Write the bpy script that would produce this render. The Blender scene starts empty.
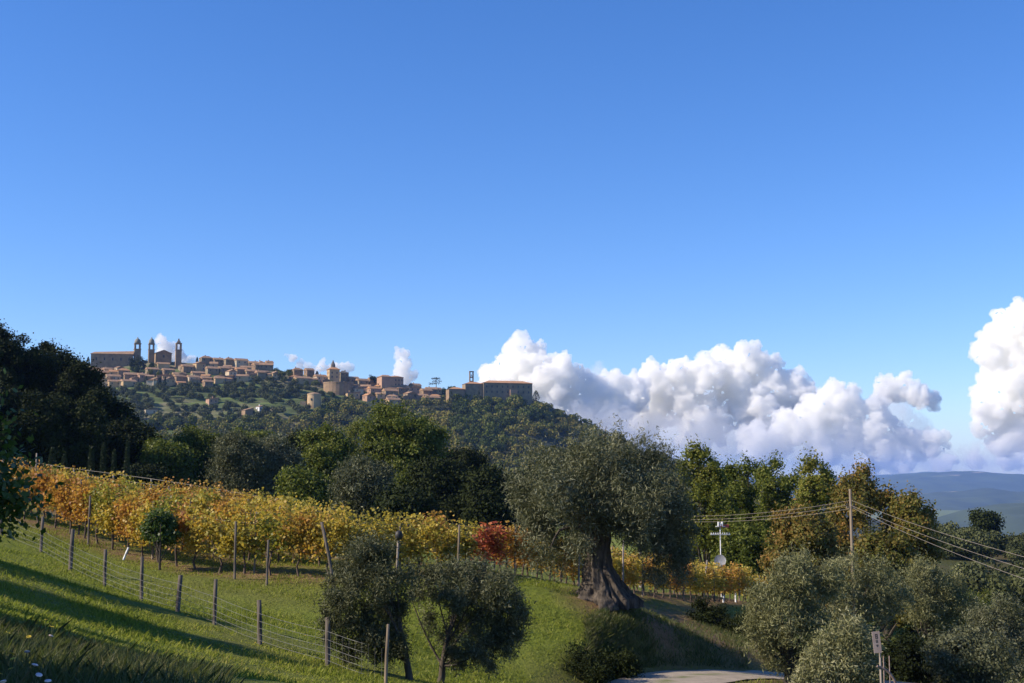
import bpy, math, random
import numpy as np
from mathutils import Vector, Matrix, noise

R = math.radians
rnd = random.Random(7)
rng = np.random.default_rng(11)
scene = bpy.context.scene
COL = scene.collection

# ------------------------------------------------------------------ camera
F = 1236.0
PITCH = math.atan(136.5 / F)
cp, sp = math.cos(PITCH), math.sin(PITCH)
cam_d = bpy.data.cameras.new("camera")
cam_d.sensor_width = 36.0
cam_d.lens = 36.0 * F / 1024.0
cam_d.clip_start = 0.1
cam_d.clip_end = 120000.0
cam = bpy.data.objects.new("camera", cam_d)
cam.rotation_euler = (R(90) + PITCH, 0, 0)
COL.objects.link(cam)
scene.camera = cam


def ray(px, py):
    u = (px - 512.0) / F
    v = (341.5 - py) / F
    return np.array([u, cp - v * sp, sp + v * cp])


def at(px, py, Y):
    d = ray(px, py)
    return d * (Y / d[1])


def colx(px, Y):
    """world x of picture column px at depth Y (near the horizon row)"""
    return at(px, 520, Y)[0]


# ------------------------------------------------------------------ world and sun
SUN_EL, SUN_AZ = R(34), R(-12)      # azimuth: how far ahead of straight left
sdir = Vector((-math.cos(SUN_EL) * math.cos(SUN_AZ), math.cos(SUN_EL) * math.sin(SUN_AZ), math.sin(SUN_EL)))
world = bpy.data.worlds.new("World")
scene.world = world
world.use_nodes = True
nt = world.node_tree
nt.nodes.clear()
sky = nt.nodes.new("ShaderNodeTexSky")
sky.sky_type = 'NISHITA'
sky.sun_disc = False
sky.sun_elevation = SUN_EL
sky.sun_rotation = math.atan2(sdir.x, sdir.y)
sky.altitude = 500
sky.air_density = 1.0
sky.dust_density = 0.2
sky.ozone_density = 3.0
hsv = nt.nodes.new("ShaderNodeHueSaturation")
hsv.inputs['Saturation'].default_value = 1.24
hsv.inputs['Value'].default_value = 1.0
bg = nt.nodes.new("ShaderNodeBackground")
bg.inputs[1].default_value = 0.118
wo = nt.nodes.new("ShaderNodeOutputWorld")
nt.links.new(sky.outputs[0], hsv.inputs['Color'])
wb = nt.nodes.new("ShaderNodeMix")
wb.data_type = 'RGBA'
wb.blend_type = 'MULTIPLY'
wb.inputs[0].default_value = 1.0
wb.inputs[7].default_value = (0.84, 0.88, 1.13, 1)
nt.links.new(hsv.outputs[0], wb.inputs[6])
nt.links.new(wb.outputs[2], bg.inputs[0])
nt.links.new(bg.outputs[0], wo.inputs[0])
sun_d = bpy.data.lights.new("sun", 'SUN')
sun_d.energy = 5.0
sun_d.angle = R(0.53)
sun_d.color = (1.0, 0.87, 0.70)
sun = bpy.data.objects.new("sun", sun_d)
sun.rotation_euler = sdir.to_track_quat('Z', 'Y').to_euler()
COL.objects.link(sun)
scene.view_settings.view_transform = 'Standard'
scene.view_settings.look = 'None'
scene.view_settings.exposure = 0.5
scene.view_settings.gamma = 1.0
cy = scene.cycles
cy.max_bounces = 24
cy.diffuse_bounces = 3
cy.transparent_max_bounces = 12
cy.volume_bounces = 24
cy.use_denoising = True
cy.sample_clamp_indirect = 5


# ------------------------------------------------------------------ materials
class NT:
    def __init__(self, name):
        self.m = bpy.data.materials.new(name)
        self.m.use_nodes = True
        self.t = self.m.node_tree
        self.b = self.t.nodes["Principled BSDF"]
        self.o = self.t.nodes["Material Output"]

    def n(self, typ, **kw):
        nd = self.t.nodes.new(typ)
        for k, v in kw.items():
            if k.startswith('i_'):
                nd.inputs[k[2:]].default_value = v
            else:
                setattr(nd, k, v)
        return nd

    def l(self, a, b):
        self.t.links.new(a, b)

    def ramp(self, fac, stops, interp='LINEAR'):
        r = self.n("ShaderNodeValToRGB")
        r.color_ramp.interpolation = interp
        e = r.color_ramp.elements
        while len(e) < len(stops):
            e.new(0.5)
        for k, (p, c) in enumerate(stops):
            e[k].position = p
            e[k].color = (*c, 1) if len(c) == 3 else c
        if fac is not None:
            self.l(fac, r.inputs[0])
        return r.outputs[0]

    def noise(self, scale, detail=4, coord='Object', rough=0.55, stretch=None, dist=0.0):
        tc = self.n("ShaderNodeTexCoord")
        src = tc.outputs[coord]
        if stretch:
            mp = self.n("ShaderNodeMapping")
            mp.inputs['Scale'].default_value = stretch
            self.l(src, mp.inputs[0])
            src = mp.outputs[0]
        nz = self.n("ShaderNodeTexNoise")
        nz.inputs['Scale'].default_value = scale
        nz.inputs['Detail'].default_value = detail
        nz.inputs['Roughness'].default_value = rough
        nz.inputs['Distortion'].default_value = dist
        self.l(src, nz.inputs['Vector'])
        return nz.outputs['Fac']

    def mix(self, fac, a, b, mode='MIX'):
        m = self.n("ShaderNodeMix", data_type='RGBA', blend_type=mode)
        for val, sock in ((fac, m.inputs[0]), (a, m.inputs[6]), (b, m.inputs[7])):
            if isinstance(val, (int, float)):
                sock.default_value = val
            elif isinstance(val, tuple):
                sock.default_value = (*val, 1) if len(val) == 3 else val
            else:
                self.l(val, sock)
        return m.outputs[2]

    def math(self, op, a, b=0.5, clamp=False):
        m = self.n("ShaderNodeMath", operation=op, use_clamp=clamp)
        for val, sock in ((a, m.inputs[0]), (b, m.inputs[1])):
            if isinstance(val, (int, float)):
                sock.default_value = val
            else:
                self.l(val, sock)
        return m.outputs[0]

    def bump(self, h, strength=0.5, dist=0.1):
        b = self.n("ShaderNodeBump")
        b.inputs['Strength'].default_value = strength
        b.inputs['Distance'].default_value = dist
        self.l(h, b.inputs['Height'])
        self.l(b.outputs[0], self.b.inputs['Normal'])


def leaf_mat(name, cols, trans=0.3, rough=0.55, big=0.6, tint=None, objvar=0.25, spec=0.3):
    """cols: list of colours spread by each leaf's own random value; a large soft noise and the object's random value shift it"""
    M = NT(name)
    at_ = M.n("ShaderNodeAttribute", attribute_name="rnd")
    nz = M.noise(big, 3)
    oi = M.n("ShaderNodeObjectInfo")
    f = M.math('ADD', M.math('MULTIPLY', at_.outputs['Fac'], 0.62), M.math('MULTIPLY', M.math('SUBTRACT', nz, 0.5), 1.1))
    f = M.math('ADD', f, M.math('MULTIPLY', M.math('SUBTRACT', oi.outputs['Random'], 0.5), objvar))
    f = M.math('ADD', f, 0.19, True)
    k = len(cols)
    c = M.ramp(f, [(i / (k - 1), cc) for i, cc in enumerate(cols)])
    M.l(c, M.b.inputs['Base Color'])
    M.b.inputs['Roughness'].default_value = rough
    M.b.inputs['Specular IOR Level'].default_value = spec
    tr = M.n("ShaderNodeBsdfTranslucent")
    tc = M.mix(0.5, c, tint or (0.35, 0.4, 0.05), 'MIX')
    M.l(tc, tr.inputs[0])
    ms = M.n("ShaderNodeMixShader")
    ms.inputs[0].default_value = trans
    M.l(M.b.outputs[0], ms.inputs[1])
    M.l(tr.outputs[0], ms.inputs[2])
    M.l(ms.outputs[0], M.o.inputs[0])
    return M.m


def plain_mat(name, c1, c2, scale=3.0, rough=0.85, bump=0.0, stretch=None, metallic=0.0, detail=5):
    M = NT(name)
    nz = M.noise(scale, detail, stretch=stretch)
    M.l(M.ramp(nz, [(0.3, c1), (0.7, c2)]), M.b.inputs['Base Color'])
    M.b.inputs['Roughness'].default_value = rough
    M.b.inputs['Metallic'].default_value = metallic
    if bump:
        M.bump(nz, bump, 0.05)
    return M.m


bark_olive = plain_mat("bark_olive", (0.02, 0.015, 0.011), (0.115, 0.092, 0.070), 9, 0.95, 1.0, (1, 1, 0.22), detail=8)
bark_dark = plain_mat("bark_dark", (0.03, 0.024, 0.018), (0.10, 0.08, 0.06), 6, 0.95, 0.8, (1, 1, 0.3))
bark_vine = plain_mat("bark_vine", (0.05, 0.036, 0.026), (0.13, 0.095, 0.07), 9, 0.95, 0.6, (1, 1, 0.3))
wood_post = plain_mat("wood_post", (0.05, 0.042, 0.036), (0.15, 0.125, 0.10), 14, 0.9, 0.5, (1, 1, 0.15))
wood_pale = plain_mat("wood_pale", (0.16, 0.135, 0.11), (0.33, 0.28, 0.23), 14, 0.9, 0.5, (1, 1, 0.15))
wood_grey = plain_mat("wood_grey", (0.12, 0.09, 0.06), (0.24, 0.19, 0.13), 9, 0.85, 0.4, (1, 1, 0.1))
wire_mat = plain_mat("wire_metal", (0.16, 0.16, 0.155), (0.26, 0.26, 0.25), 5, 0.5, 0, None, 0.4)
cable_mat = plain_mat("cable", (0.24, 0.20, 0.16), (0.32, 0.28, 0.23), 5, 0.5)
white_paint = plain_mat("white_paint", (0.55, 0.55, 0.56), (0.75, 0.75, 0.75), 4, 0.5)
white_plastic = plain_mat("white_plastic", (0.62, 0.64, 0.62), (0.8, 0.8, 0.78), 6, 0.4)
dish_grey = plain_mat("dish_grey", (0.30, 0.31, 0.33), (0.42, 0.43, 0.45), 4, 0.6)
red_paint = plain_mat("red_paint", (0.40, 0.05, 0.04), (0.5, 0.08, 0.06), 4, 0.5)
dark_plastic = plain_mat("dark_plastic", (0.012, 0.012, 0.012), (0.03, 0.028, 0.026), 8, 0.6)
sign_mat = plain_mat("sign_board", (0.30, 0.22, 0.19), (0.42, 0.33, 0.29), 8, 0.8)
ink_mat = plain_mat("ink", (0.03, 0.025, 0.02), (0.05, 0.04, 0.035), 8, 0.8)
rust_mat = plain_mat("rusty_rail", (0.16, 0.10, 0.08), (0.30, 0.22, 0.19), 12, 0.8, 0.3)

olive_leaf = leaf_mat("olive_leaf", [(0.032, 0.037, 0.017), (0.082, 0.090, 0.044), (0.150, 0.156, 0.084), (0.28, 0.28, 0.185)], 0.16, 0.6, 0.9, (0.17, 0.19, 0.05), spec=0.15)
olive_leaf_light = leaf_mat("olive_leaf_light", [(0.073, 0.076, 0.031), (0.157, 0.162, 0.069), (0.246, 0.246, 0.118), (0.403, 0.386, 0.235)], 0.2, 0.6, 0.9, (0.22, 0.23, 0.06), spec=0.15)
green_leaf = leaf_mat("green_leaf", [(0.031, 0.043, 0.009), (0.070, 0.091, 0.016), (0.133, 0.153, 0.026), (0.227, 0.221, 0.047)], 0.3, 0.5, 0.35, (0.22, 0.28, 0.03), spec=.12)
dark_leaf = leaf_mat("dark_leaf", [(0.010, 0.013, 0.005), (0.020, 0.028, 0.008), (0.038, 0.048, 0.012)], 0.08, 0.7, 0.4, (0.05, 0.07, 0.01), spec=.08)
yellowgreen_leaf = leaf_mat("yellowgreen_leaf", [(0.055, 0.073, 0.013), (0.124, 0.146, 0.022), (0.208, 0.205, 0.036), (0.299, 0.221, 0.058)], 0.3, 0.5, 0.35, (0.3, 0.3, 0.04), spec=.12)
autumn_leaf = leaf_mat("autumn_leaf", [(0.052, 0.063, 0.014), (0.109, 0.121, 0.025), (0.178, 0.144, 0.037), (0.287, 0.155, 0.040)], 0.3, 0.5, 0.3, (0.34, 0.25, 0.04), spec=.12)
vine_gold = leaf_mat("vine_gold", [(0.12, 0.14, 0.025), (0.36, 0.31, 0.05), (0.52, 0.39, 0.07), (0.46, 0.24, 0.05)], 0.40, 0.5, 1.1, (0.75, 0.55, 0.06), 0.5)
vine_orange = leaf_mat("vine_orange", [(0.22, 0.20, 0.035), (0.46, 0.31, 0.06), (0.47, 0.23, 0.05), (0.30, 0.11, 0.04)], 0.40, 0.5, 1.1, (0.65, 0.40, 0.05), 0.5)
vine_green = leaf_mat("vine_green", [(0.06, 0.09, 0.02), (0.16, 0.19, 0.03), (0.32, 0.29, 0.045), (0.42, 0.25, 0.045)], 0.40, 0.5, 1.1, (0.45, 0.42, 0.05), 0.5)
vine_red = leaf_mat("vine_red", [(0.42, 0.20, 0.05), (0.42, 0.10, 0.045), (0.34, 0.07, 0.045), (0.5, 0.27, 0.06)], 0.36, 0.5, 1.1, (0.6, 0.2, 0.06), 0.5)
cypress_leaf = leaf_mat("cypress_leaf", [(0.018, 0.028, 0.012), (0.035, 0.05, 0.02), (0.055, 0.075, 0.03)], 0.1, 0.6, 0.8, (0.08, 0.12, 0.03))
far_leaf = leaf_mat("far_leaf", [(0.027, 0.041, 0.008), (0.062, 0.084, 0.015), (0.115, 0.132, 0.024), (0.196, 0.162, 0.038)], 0.15, 0.6, 0.02, (0.12, 0.16, 0.03), 0.8, spec=.1)
far_olive_leaf = leaf_mat("far_olive_leaf", [(0.034, 0.042, 0.014), (0.073, 0.083, 0.030), (0.124, 0.135, 0.057)], 0.12, 0.6, 0.05, (0.14, 0.16, 0.06), 0.7, spec=.1)
grass_blade = leaf_mat("grass_blade", [(0.10, 0.125, 0.014), (0.18, 0.215, 0.024), (0.26, 0.28, 0.04), (0.36, 0.30, 0.10)], 0.4, 0.6, 0.25, (0.34, 0.42, 0.04), 0)
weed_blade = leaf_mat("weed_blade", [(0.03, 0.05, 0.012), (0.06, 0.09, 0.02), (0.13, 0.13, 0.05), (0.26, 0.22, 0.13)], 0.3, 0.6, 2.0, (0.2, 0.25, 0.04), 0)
shrub_leaf = leaf_mat("shrub_leaf", [(0.025, 0.045, 0.010), (0.05, 0.085, 0.018), (0.09, 0.13, 0.025), (0.15, 0.18, 0.04)], 0.3, 0.45, 2.0, (0.16, 0.26, 0.03))
flower_yellow = plain_mat("petal_yellow", (0.65, 0.42, 0.02), (0.8, 0.58, 0.04), 30, 0.6)
flower_pink = plain_mat("petal_pink", (0.55, 0.42, 0.44), (0.75, 0.66, 0.66), 30, 0.6)
wall_brick = plain_mat("wall_brick", (0.19, 0.125, 0.07), (0.33, 0.225, 0.13), 0.25, 0.9)
wall_ochre = plain_mat("wall_ochre", (0.38, 0.26, 0.13), (0.50, 0.36, 0.20), 0.2, 0.9)
wall_pale = plain_mat("wall_pale", (0.42, 0.34, 0.22), (0.56, 0.47, 0.33), 0.2, 0.9)
wall_stone = plain_mat("wall_stone", (0.18, 0.135, 0.08), (0.30, 0.235, 0.145), 0.3, 0.9)
wall_pink = plain_mat("wall_pink", (0.34, 0.205, 0.13), (0.44, 0.28, 0.18), 0.2, 0.9)
roof_tile = plain_mat("roof_tile", (0.22, 0.13, 0.07), (0.40, 0.25, 0.14), 0.5, 0.9)
roof_orange = plain_mat("roof_orange", (0.36, 0.18, 0.08), (0.48, 0.26, 0.12), 0.5, 0.9)
roof_dark = plain_mat("roof_dark", (0.10, 0.095, 0.085), (0.17, 0.155, 0.13), 0.5, 0.9)
dome_mat = plain_mat("dome_lead", (0.16, 0.17, 0.14), (0.25, 0.25, 0.20), 0.5, 0.8)
window_mat = plain_mat("window_dark", (0.025, 0.025, 0.028), (0.05, 0.05, 0.05), 1, 0.4)
shutter_mat = plain_mat("shutter", (0.06, 0.07, 0.05), (0.10, 0.09, 0.06), 1, 0.7)


# ------------------------------------------------------------------ mesh helpers
def link(o):
    COL.objects.link(o)
    return o


def tag(o, label=None, cat=None, group=None, kind=None):
    if label:
        o["label"] = label
    if cat:
        o["category"] = cat
    if group:
        o["group"] = group
    if kind:
        o["kind"] = kind
    return o


def empty(name, loc, rz=0, label=None, cat=None, group=None):
    o = bpy.data.objects.new(name, None)
    o.empty_display_size = 0.2
    o.location = loc
    o.rotation_euler = (0, 0, rz)
    link(o)
    return tag(o, label, cat, group)


def np_mesh(name, V, Q, per=4, mat=None, rnds=None, smooth=False):
    """V (n,3) vertices; Q (m,per) faces"""
    me = bpy.data.meshes.new(name)
    V = np.asarray(V, dtype=np.float32)
    Q = np.asarray(Q, dtype=np.int32)
    me.vertices.add(len(V))
    me.vertices.foreach_set("co", V.ravel())
    me.loops.add(Q.size)
    me.loops.foreach_set("vertex_index", Q.ravel())
    me.polygons.add(len(Q))
    me.polygons.foreach_set("loop_start", np.arange(0, Q.size, per, dtype=np.int32))
    me.polygons.foreach_set("loop_total", np.full(len(Q), per, dtype=np.int32))
    if smooth:
        me.polygons.foreach_set("use_smooth", np.ones(len(Q), dtype=bool))
    if mat:
        me.materials.append(mat)
    if rnds is not None:
        a = me.attributes.new("rnd", 'FLOAT', 'FACE')
        a.data.foreach_set("value", np.asarray(rnds, dtype=np.float32))
    me.update(calc_edges=True)
    return me


def unit(v):
    return v / np.maximum(np.linalg.norm(v, axis=-1, keepdims=True), 1e-9)


def leaf_arrays(P, L, W, d=None, rs=None, flat=0.0, rad=None, rw=1.4):
    n = len(P)
    rs = rs or rng
    if rad is not None:
        # leaf faces turned outwards, loosely
        nn = unit(rad * rw + rs.normal(size=(n, 3)) * 0.7)
        d = unit(np.cross(nn, rs.normal(size=(n, 3))))
        s0 = np.cross(nn, d)
        sc = rs.uniform(0.7, 1.3, (n, 1))
        V = np.stack([P - d * (L * sc) * .5, P + s0 * (W * sc) * .5, P + d * (L * sc) * .5, P - s0 * (W * sc) * .5], 1).reshape(-1, 3)
        return V, np.arange(n * 4).reshape(n, 4)
    if d is None:
        d = unit(rs.normal(size=(n, 3)))
    a = rs.normal(size=(n, 3))
    if flat:
        a = unit(np.cross(d, np.array([0, 0, 1.0]))) + a * (1 - flat)
    s = unit(np.cross(d, np.cross(a, d)))
    s = unit(a - d * (a * d).sum(1, keepdims=True))
    sc = rs.uniform(0.7, 1.3, (n, 1))
    dl = d * (L * sc) * 0.5
    sw = s * (W * sc) * 0.5
    nrm = np.cross(d, s) * (W * 0.18)
    V = np.stack([P - dl, P + sw + nrm, P + dl, P - sw + nrm], 1).reshape(-1, 3)
    Q = np.arange(n * 4).reshape(n, 4)
    return V, Q


class Tubes:
    def __init__(self, sides=7):
        self.V, self.Q, self.n, self.k = [], [], 0, sides

    def add(self, pts, radii, wob=0.0, rs=None):
        pts = np.asarray(pts, float)
        k = self.k
        t = np.gradient(pts, axis=0)
        t = unit(t)
        ref = np.array([0.31, 0.87, 0.2])
        a = unit(np.cross(t, ref))
        b = np.cross(t, a)
        ang = np.linspace(0, 2 * math.pi, k, endpoint=False)
        ring = np.cos(ang)[None, :, None] * a[:, None, :] + np.sin(ang)[None, :, None] * b[:, None, :]
        r = np.asarray(radii, float)[:, None]
        r = np.repeat(r, k, 1)
        if wob:
            r = r * (1 + (rs or rng).uniform(-wob, wob, r.shape))
        V = pts[:, None, :] + ring * r[:, :, None]
        m = len(pts)
        idx = np.arange(m * k).reshape(m, k) + self.n
        q = np.stack([idx[:-1], np.roll(idx[:-1], -1, 1), np.roll(idx[1:], -1, 1), idx[1:]], -1).reshape(-1, 4)
        self.V.append(V.reshape(-1, 3))
        self.Q.append(q)
        self.n += m * k
        for row, base in ((idx[0], pts[0]), (idx[-1], pts[-1])):      # close the ends
            self.V.append(base[None, :])
            c = self.n
            self.n += 1
            r2 = np.roll(row, -1)
            half = np.stack([np.full(k, c), row, r2, r2], -1)
            # quads from fan pairs (k is even or the last pair repeats)
            fan = [[c, row[i], row[(i + 1) % k], row[(i + 2) % k]] for i in range(0, k - 1, 2)]
            if k % 2:
                pass
            self.Q.append(np.array(fan))

    def mesh(self, name, mat, smooth=True):
        return np_mesh(name, np.concatenate(self.V), np.concatenate(self.Q), 4, mat, None, smooth)

    def build(self, name, mat, parent=None, smooth=True):
        o = bpy.data.objects.new(name, self.mesh(name, mat, smooth))
        link(o)
        o.parent = parent
        return o


def bez(p0, p1, p2, n=6):
    t = np.linspace(0, 1, n)[:, None]
    return (1 - t) ** 2 * p0 + 2 * t * (1 - t) * p1 + t ** 2 * p2


class MB:
    """small polygon builder"""
    def __init__(self):
        self.v, self.f = [], []

    def box(self, c, s, rz=0, taper=1.0):
        x, y, z = s[0] / 2, s[1] / 2, s[2] / 2
        b = len(self.v)
        ca, sa = math.cos(rz), math.sin(rz)
        for dz in (-1, 1):
            k = taper if dz > 0 else 1
            for dx, dy in ((-1, -1), (1, -1), (1, 1), (-1, 1)):
                X, Y = dx * x * k, dy * y * k
                self.v.append((c[0] + X * ca - Y * sa, c[1] + X * sa + Y * ca, c[2] + dz * z))
        for f in ((0, 3, 2, 1), (4, 5, 6, 7), (0, 1, 5, 4), (1, 2, 6, 5), (2, 3, 7, 6), (3, 0, 4, 7)):
            self.f.append([b + i for i in f])
        return self

    def poly(self, pts, faces):
        b = len(self.v)
        self.v += [tuple(p) for p in pts]
        self.f += [[b + i for i in f] for f in faces]
        return self

    def lathe(self, c, prof, n=12, sq=False):
        """prof: (r, z) from the bottom up; the ends are closed"""
        b = len(self.v)
        off = math.pi / n if sq else 0
        for r, z in prof:
            for i in range(n):
                a = 2 * math.pi * i / n + off
                self.v.append((c[0] + r * math.cos(a), c[1] + r * math.sin(a), c[2] + z))
        for j in range(len(prof) - 1):
            for i in range(n):
                i2 = (i + 1) % n
                self.f.append([b + j * n + i, b + j * n + i2, b + (j + 1) * n + i2, b + (j + 1) * n + i])
        self.f.append([b + i for i in range(n)][::-1])
        self.f.append([b + (len(prof) - 1) * n + i for i in range(n)])
        return self

    def build(self, name, mat, parent=None, loc=None, smooth=False):
        me = bpy.data.meshes.new(name)
        me.from_pydata(self.v, [], self.f)
        me.materials.append(mat)
        if smooth:
            for p in me.polygons:
                p.use_smooth = True
        me.update()
        o = bpy.data.objects.new(name, me)
        link(o)
        o.parent = parent
        if loc is not None:
            o.location = loc
        return o


def copy_tree(o, parent=None):
    c = o.copy()
    COL.objects.link(c)
    c.parent = parent
    for ch in o.children:
        copy_tree(ch, c)
    return c


# ------------------------------------------------------------------ terrain
CP = []


def g(px, py, Y):
    CP.append(at(px, py, Y))


for p in [(42, 553, 46), (72, 570, 43), (107, 588, 41), (144, 603, 39), (180, 612, 37.5), (217, 627, 36), (263, 647, 34), (330, 665, 31.5),
          (390, 688, 29), (0, 683, 9), (0, 610, 20), (0, 560, 36), (150, 683, 16), (90, 640, 22), (250, 683, 24),
          (60, 528, 54), (130, 556, 50), (200, 571, 47), (270, 576, 46), (330, 576, 45.5), (400, 576, 46), (500, 574, 49), (572, 588, 54), (661, 596, 62),
          (740, 600, 76), (0, 476, 88), (120, 490, 85), (210, 505, 80), (350, 525, 72), (0, 500, 66), (180, 532, 62), (300, 548, 57),
          (450, 683, 34), (550, 683, 38), (450, 610, 42), (530, 604, 43.5), (605, 601, 46.3), (590, 598, 46), (618, 603, 46.4), (605, 611, 44.6), (600, 626, 42.9), (560, 640, 41.5), (565, 612, 43.5), (628, 609, 46.4), (640, 613, 45.6), (645, 605, 51),
          (690, 612, 58), (740, 610, 68), (645, 634, 44.4), (590, 656, 40.0), (665, 648, 43.6), (700, 642, 48.8), (740, 640, 53),
          (560, 705, 36.0), (740, 692, 42), (780, 692, 44.5), (860, 692, 47), (930, 700, 49), (560, 668, 38.8)]:
    g(*p)
for px, Y, z in [(500, 62, -4.9), (600, 75, -6.6), (640, 52, -5.9), (780, 60, -8.4), (780, 80, -8.6), (880, 30, -6.4), (880, 45, -8.6), (900, 62, -10), (1000, 62, -11.5), (900, 82, -11),
                 (1000, 105, -13.5), (700, 110, -9.5), (870, 96, -10.5), (780, 112, -10), (0, 150, 1.2), (150, 150, -2.6), (400, 150, -9), (550, 150, -11),
                 (1000, 30, -7.5), (400, 95, -5.5), (150, 110, -1.2), (-250, 150, 5), (-250, 90, 4)]:
    CP.append(np.array([colx(px, Y), Y, z]))
CP.append(at(985, 592, 175))
CP.append(at(985, 549, 238))
CP.append(at(1100, 570, 238))
CP.append(at(900, 540, 238))
for p in [(0, 0, -1.7), (-8, 4, -0.9), (-12, 14, -0.7), (8, 2, -2.6), (0, -30, 0.5), (-35, -30, 5), (35, -30, -5), (-35, 15, 4), (-28, 36, 0.6), (-45, 60, 3.5),
          (45, 40, -13), (60, 90, -16), (-100, 60, 12), (-100, 250, 0), (0, 260, -22), (0, 20, -3.6), (8, 30, -6.0), (110, 30, -22), (0, -100, 6), (-120, -80, 18), (120, -80, -18), (130, 150, -22), (150, 260, -24)]:
    CP.append(np.array(p, float))
CP = np.array(CP)
S0 = np.array([0.0, 0.0])


def tps(r2):
    return 0.5 * r2 * np.log(r2 + 1e-6)


def _fit():
    n = len(CP)
    xy = CP[:, :2] / 50.0
    d2 = ((xy[:, None] - xy[None]) ** 2).sum(-1)
    A = np.zeros((n + 3, n + 3))
    A[:n, :n] = tps(d2) + np.eye(n) * 0.0015
    A[:n, n] = 1
    A[:n, n + 1:] = xy
    A[n, :n] = 1
    A[n + 1:, :n] = xy.T
    b = np.concatenate([CP[:, 2], np.zeros(3)])
    return np.linalg.solve(A, b)


WT = _fit()


def smooth01(t):
    t = np.clip(t, 0, 1)
    return t * t * (3 - 2 * t)


# the road keeps its own flat bed
ROAD = [at(590, 790, 30.5), at(606, 735, 34), at(636, 698, 37.4), at(668, 682, 40.3), at(703, 676, 42.8), at(740, 675, 45), at(780, 677, 46.8), at(830, 681, 48), at(890, 686, 49), at(960, 692, 50), at(1040, 698, 50.5)]
ROADXY = np.array([[p[0], p[1]] for p in ROAD])
ROADZ = np.array([p[2] for p in ROAD])


def road_near(x, y):
    best = np.full(x.shape, 1e9)
    zz = np.zeros(x.shape)
    for a, b, za, zb_ in zip(ROADXY[:-1], ROADXY[1:], ROADZ[:-1], ROADZ[1:]):
        ab = b - a
        t = np.clip(((x - a[0]) * ab[0] + (y - a[1]) * ab[1]) / (ab @ ab), 0, 1)
        d = np.hypot(x - a[0] - t * ab[0], y - a[1] - t * ab[1])
        m = d < best
        best = np.where(m, d, best)
        zz = np.where(m, za + (zb_ - za) * t, zz)
    return best, zz


def road_dist(x, y):
    return road_near(x, y)[0]


def GZ(x, y):
    """height of the ground"""
    x = np.atleast_1d(np.asarray(x, float))
    y = np.atleast_1d(np.asarray(y, float))
    shp = x.shape
    x, y = x.ravel(), y.ravel()
    xc, yc = np.clip(x, -150, 150), np.clip(y, -100, 270)
    out = np.full(x.shape, WT[-3]) + WT[-2] * xc / 50 + WT[-1] * yc / 50
    for i in range(0, len(x), 20000):
        q = np.stack([xc[i:i + 20000], yc[i:i + 20000]], 1) / 50.0
        d2 = ((q[:, None] - CP[None, :, :2] / 50.0) ** 2).sum(-1)
        out[i:i + 20000] += tps(d2) @ WT[:len(CP)]
    rd_, rz_ = road_near(x, y)
    wr = 1 - smooth01((rd_ - 1.6) / 1.5)
    out = out * (1 - wr) + rz_ * wr
    # beyond the near land: falls to the valleys
    d = np.sqrt(np.maximum(np.abs(x) - 150, 0) ** 2 + np.maximum(y - 250, 0) ** 2 + np.maximum(-100 - y, 0) ** 2)
    side = smooth01((x + 50) / 500)                    # right: deep valley; left: shallow saddle
    far = -32 - 150 * side
    far = far * smooth01(d / 700) + (-60 * smooth01((d - 900) / 1500)) * (1 - side)
    out = out * (1 - smooth01(d / 450)) + far
    return out.reshape(shp)


def gz(x, y):
    return float(GZ(x, y)[0])


def gp(px, Y, lift=0.0):
    """ground point under picture column px at depth Y"""
    x = colx(px, Y)
    return Vector((x, Y, gz(x, Y) + lift))


# ---- ground sheet
NG = 640
tt = np.linspace(-7.4, 7.4, NG)
gx = 22.0 * np.sinh(tt)
gy = 22.0 * np.sinh(tt) + 40
X, Y = np.meshgrid(gx, gy)
Z = GZ(X, Y)
near = np.exp(-((X) ** 2 + (Y - 40) ** 2) / 90 ** 2)
nzv = np.array([noise.fractal(Vector((float(a) * 0.35, float(b) * 0.35, 0)), 0.6, 2.0, 4) if w > 0.02 else 0.0
                for a, b, w in zip(X.ravel(), Y.ravel(), near.ravel())]).reshape(X.shape)
RD = road_dist(X, Y)
Z = Z + nzv * 0.10 * near * smooth01((RD - 1.5) / 2)
idx = np.arange(NG * NG).reshape(NG, NG)
Q = np.stack([idx[:-1, :-1], idx[:-1, 1:], idx[1:, 1:], idx[1:, :-1]], -1).reshape(-1, 4)

M = NT("ground_grass")
geo = M.n("ShaderNodeNewGeometry")
n1 = M.noise(0.12, 5)
n2 = M.noise(1.3, 6, rough=0.7)
n3 = M.noise(9.0, 4, rough=0.7)
n4 = M.noise(0.45, 5, dist=1.0)
c = M.ramp(n2, [(0.25, (0.09, 0.115, 0.015)), (0.5, (0.155, 0.19, 0.024)), (0.78, (0.23, 0.235, 0.045))])
c = M.mix(M.ramp(n1, [(0.42, (0, 0, 0)), (0.66, (1, 1, 1))]), c, (0.15, 0.155, 0.035))
c = M.mix(M.math('MULTIPLY', M.ramp(n3, [(0.45, (0, 0, 0)), (0.7, (1, 1, 1))]), 0.45), c, (0.05, 0.075, 0.012))
dirt = M.n("ShaderNodeAttribute", attribute_name="dirt")
dm = M.math('MULTIPLY', dirt.outputs['Fac'], M.ramp(M.math('ADD', n4, M.math('MULTIPLY', n2, 0.5)), [(0.42, (0, 0, 0)), (0.66, (1, 1, 1))]))
dcol = M.ramp(n3, [(0.3, (0.15, 0.085, 0.045)), (0.7, (0.27, 0.17, 0.095))])
c = M.mix(dm, c, dcol)
fld = M.n("ShaderNodeAttribute", attribute_name="field")
c = M.mix(fld.outputs['Fac'], c, M.ramp(M.noise(0.05, 5), [(0.35, (0.06, 0.065, 0.022)), (0.65, (0.115, 0.08, 0.04))]))
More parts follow.
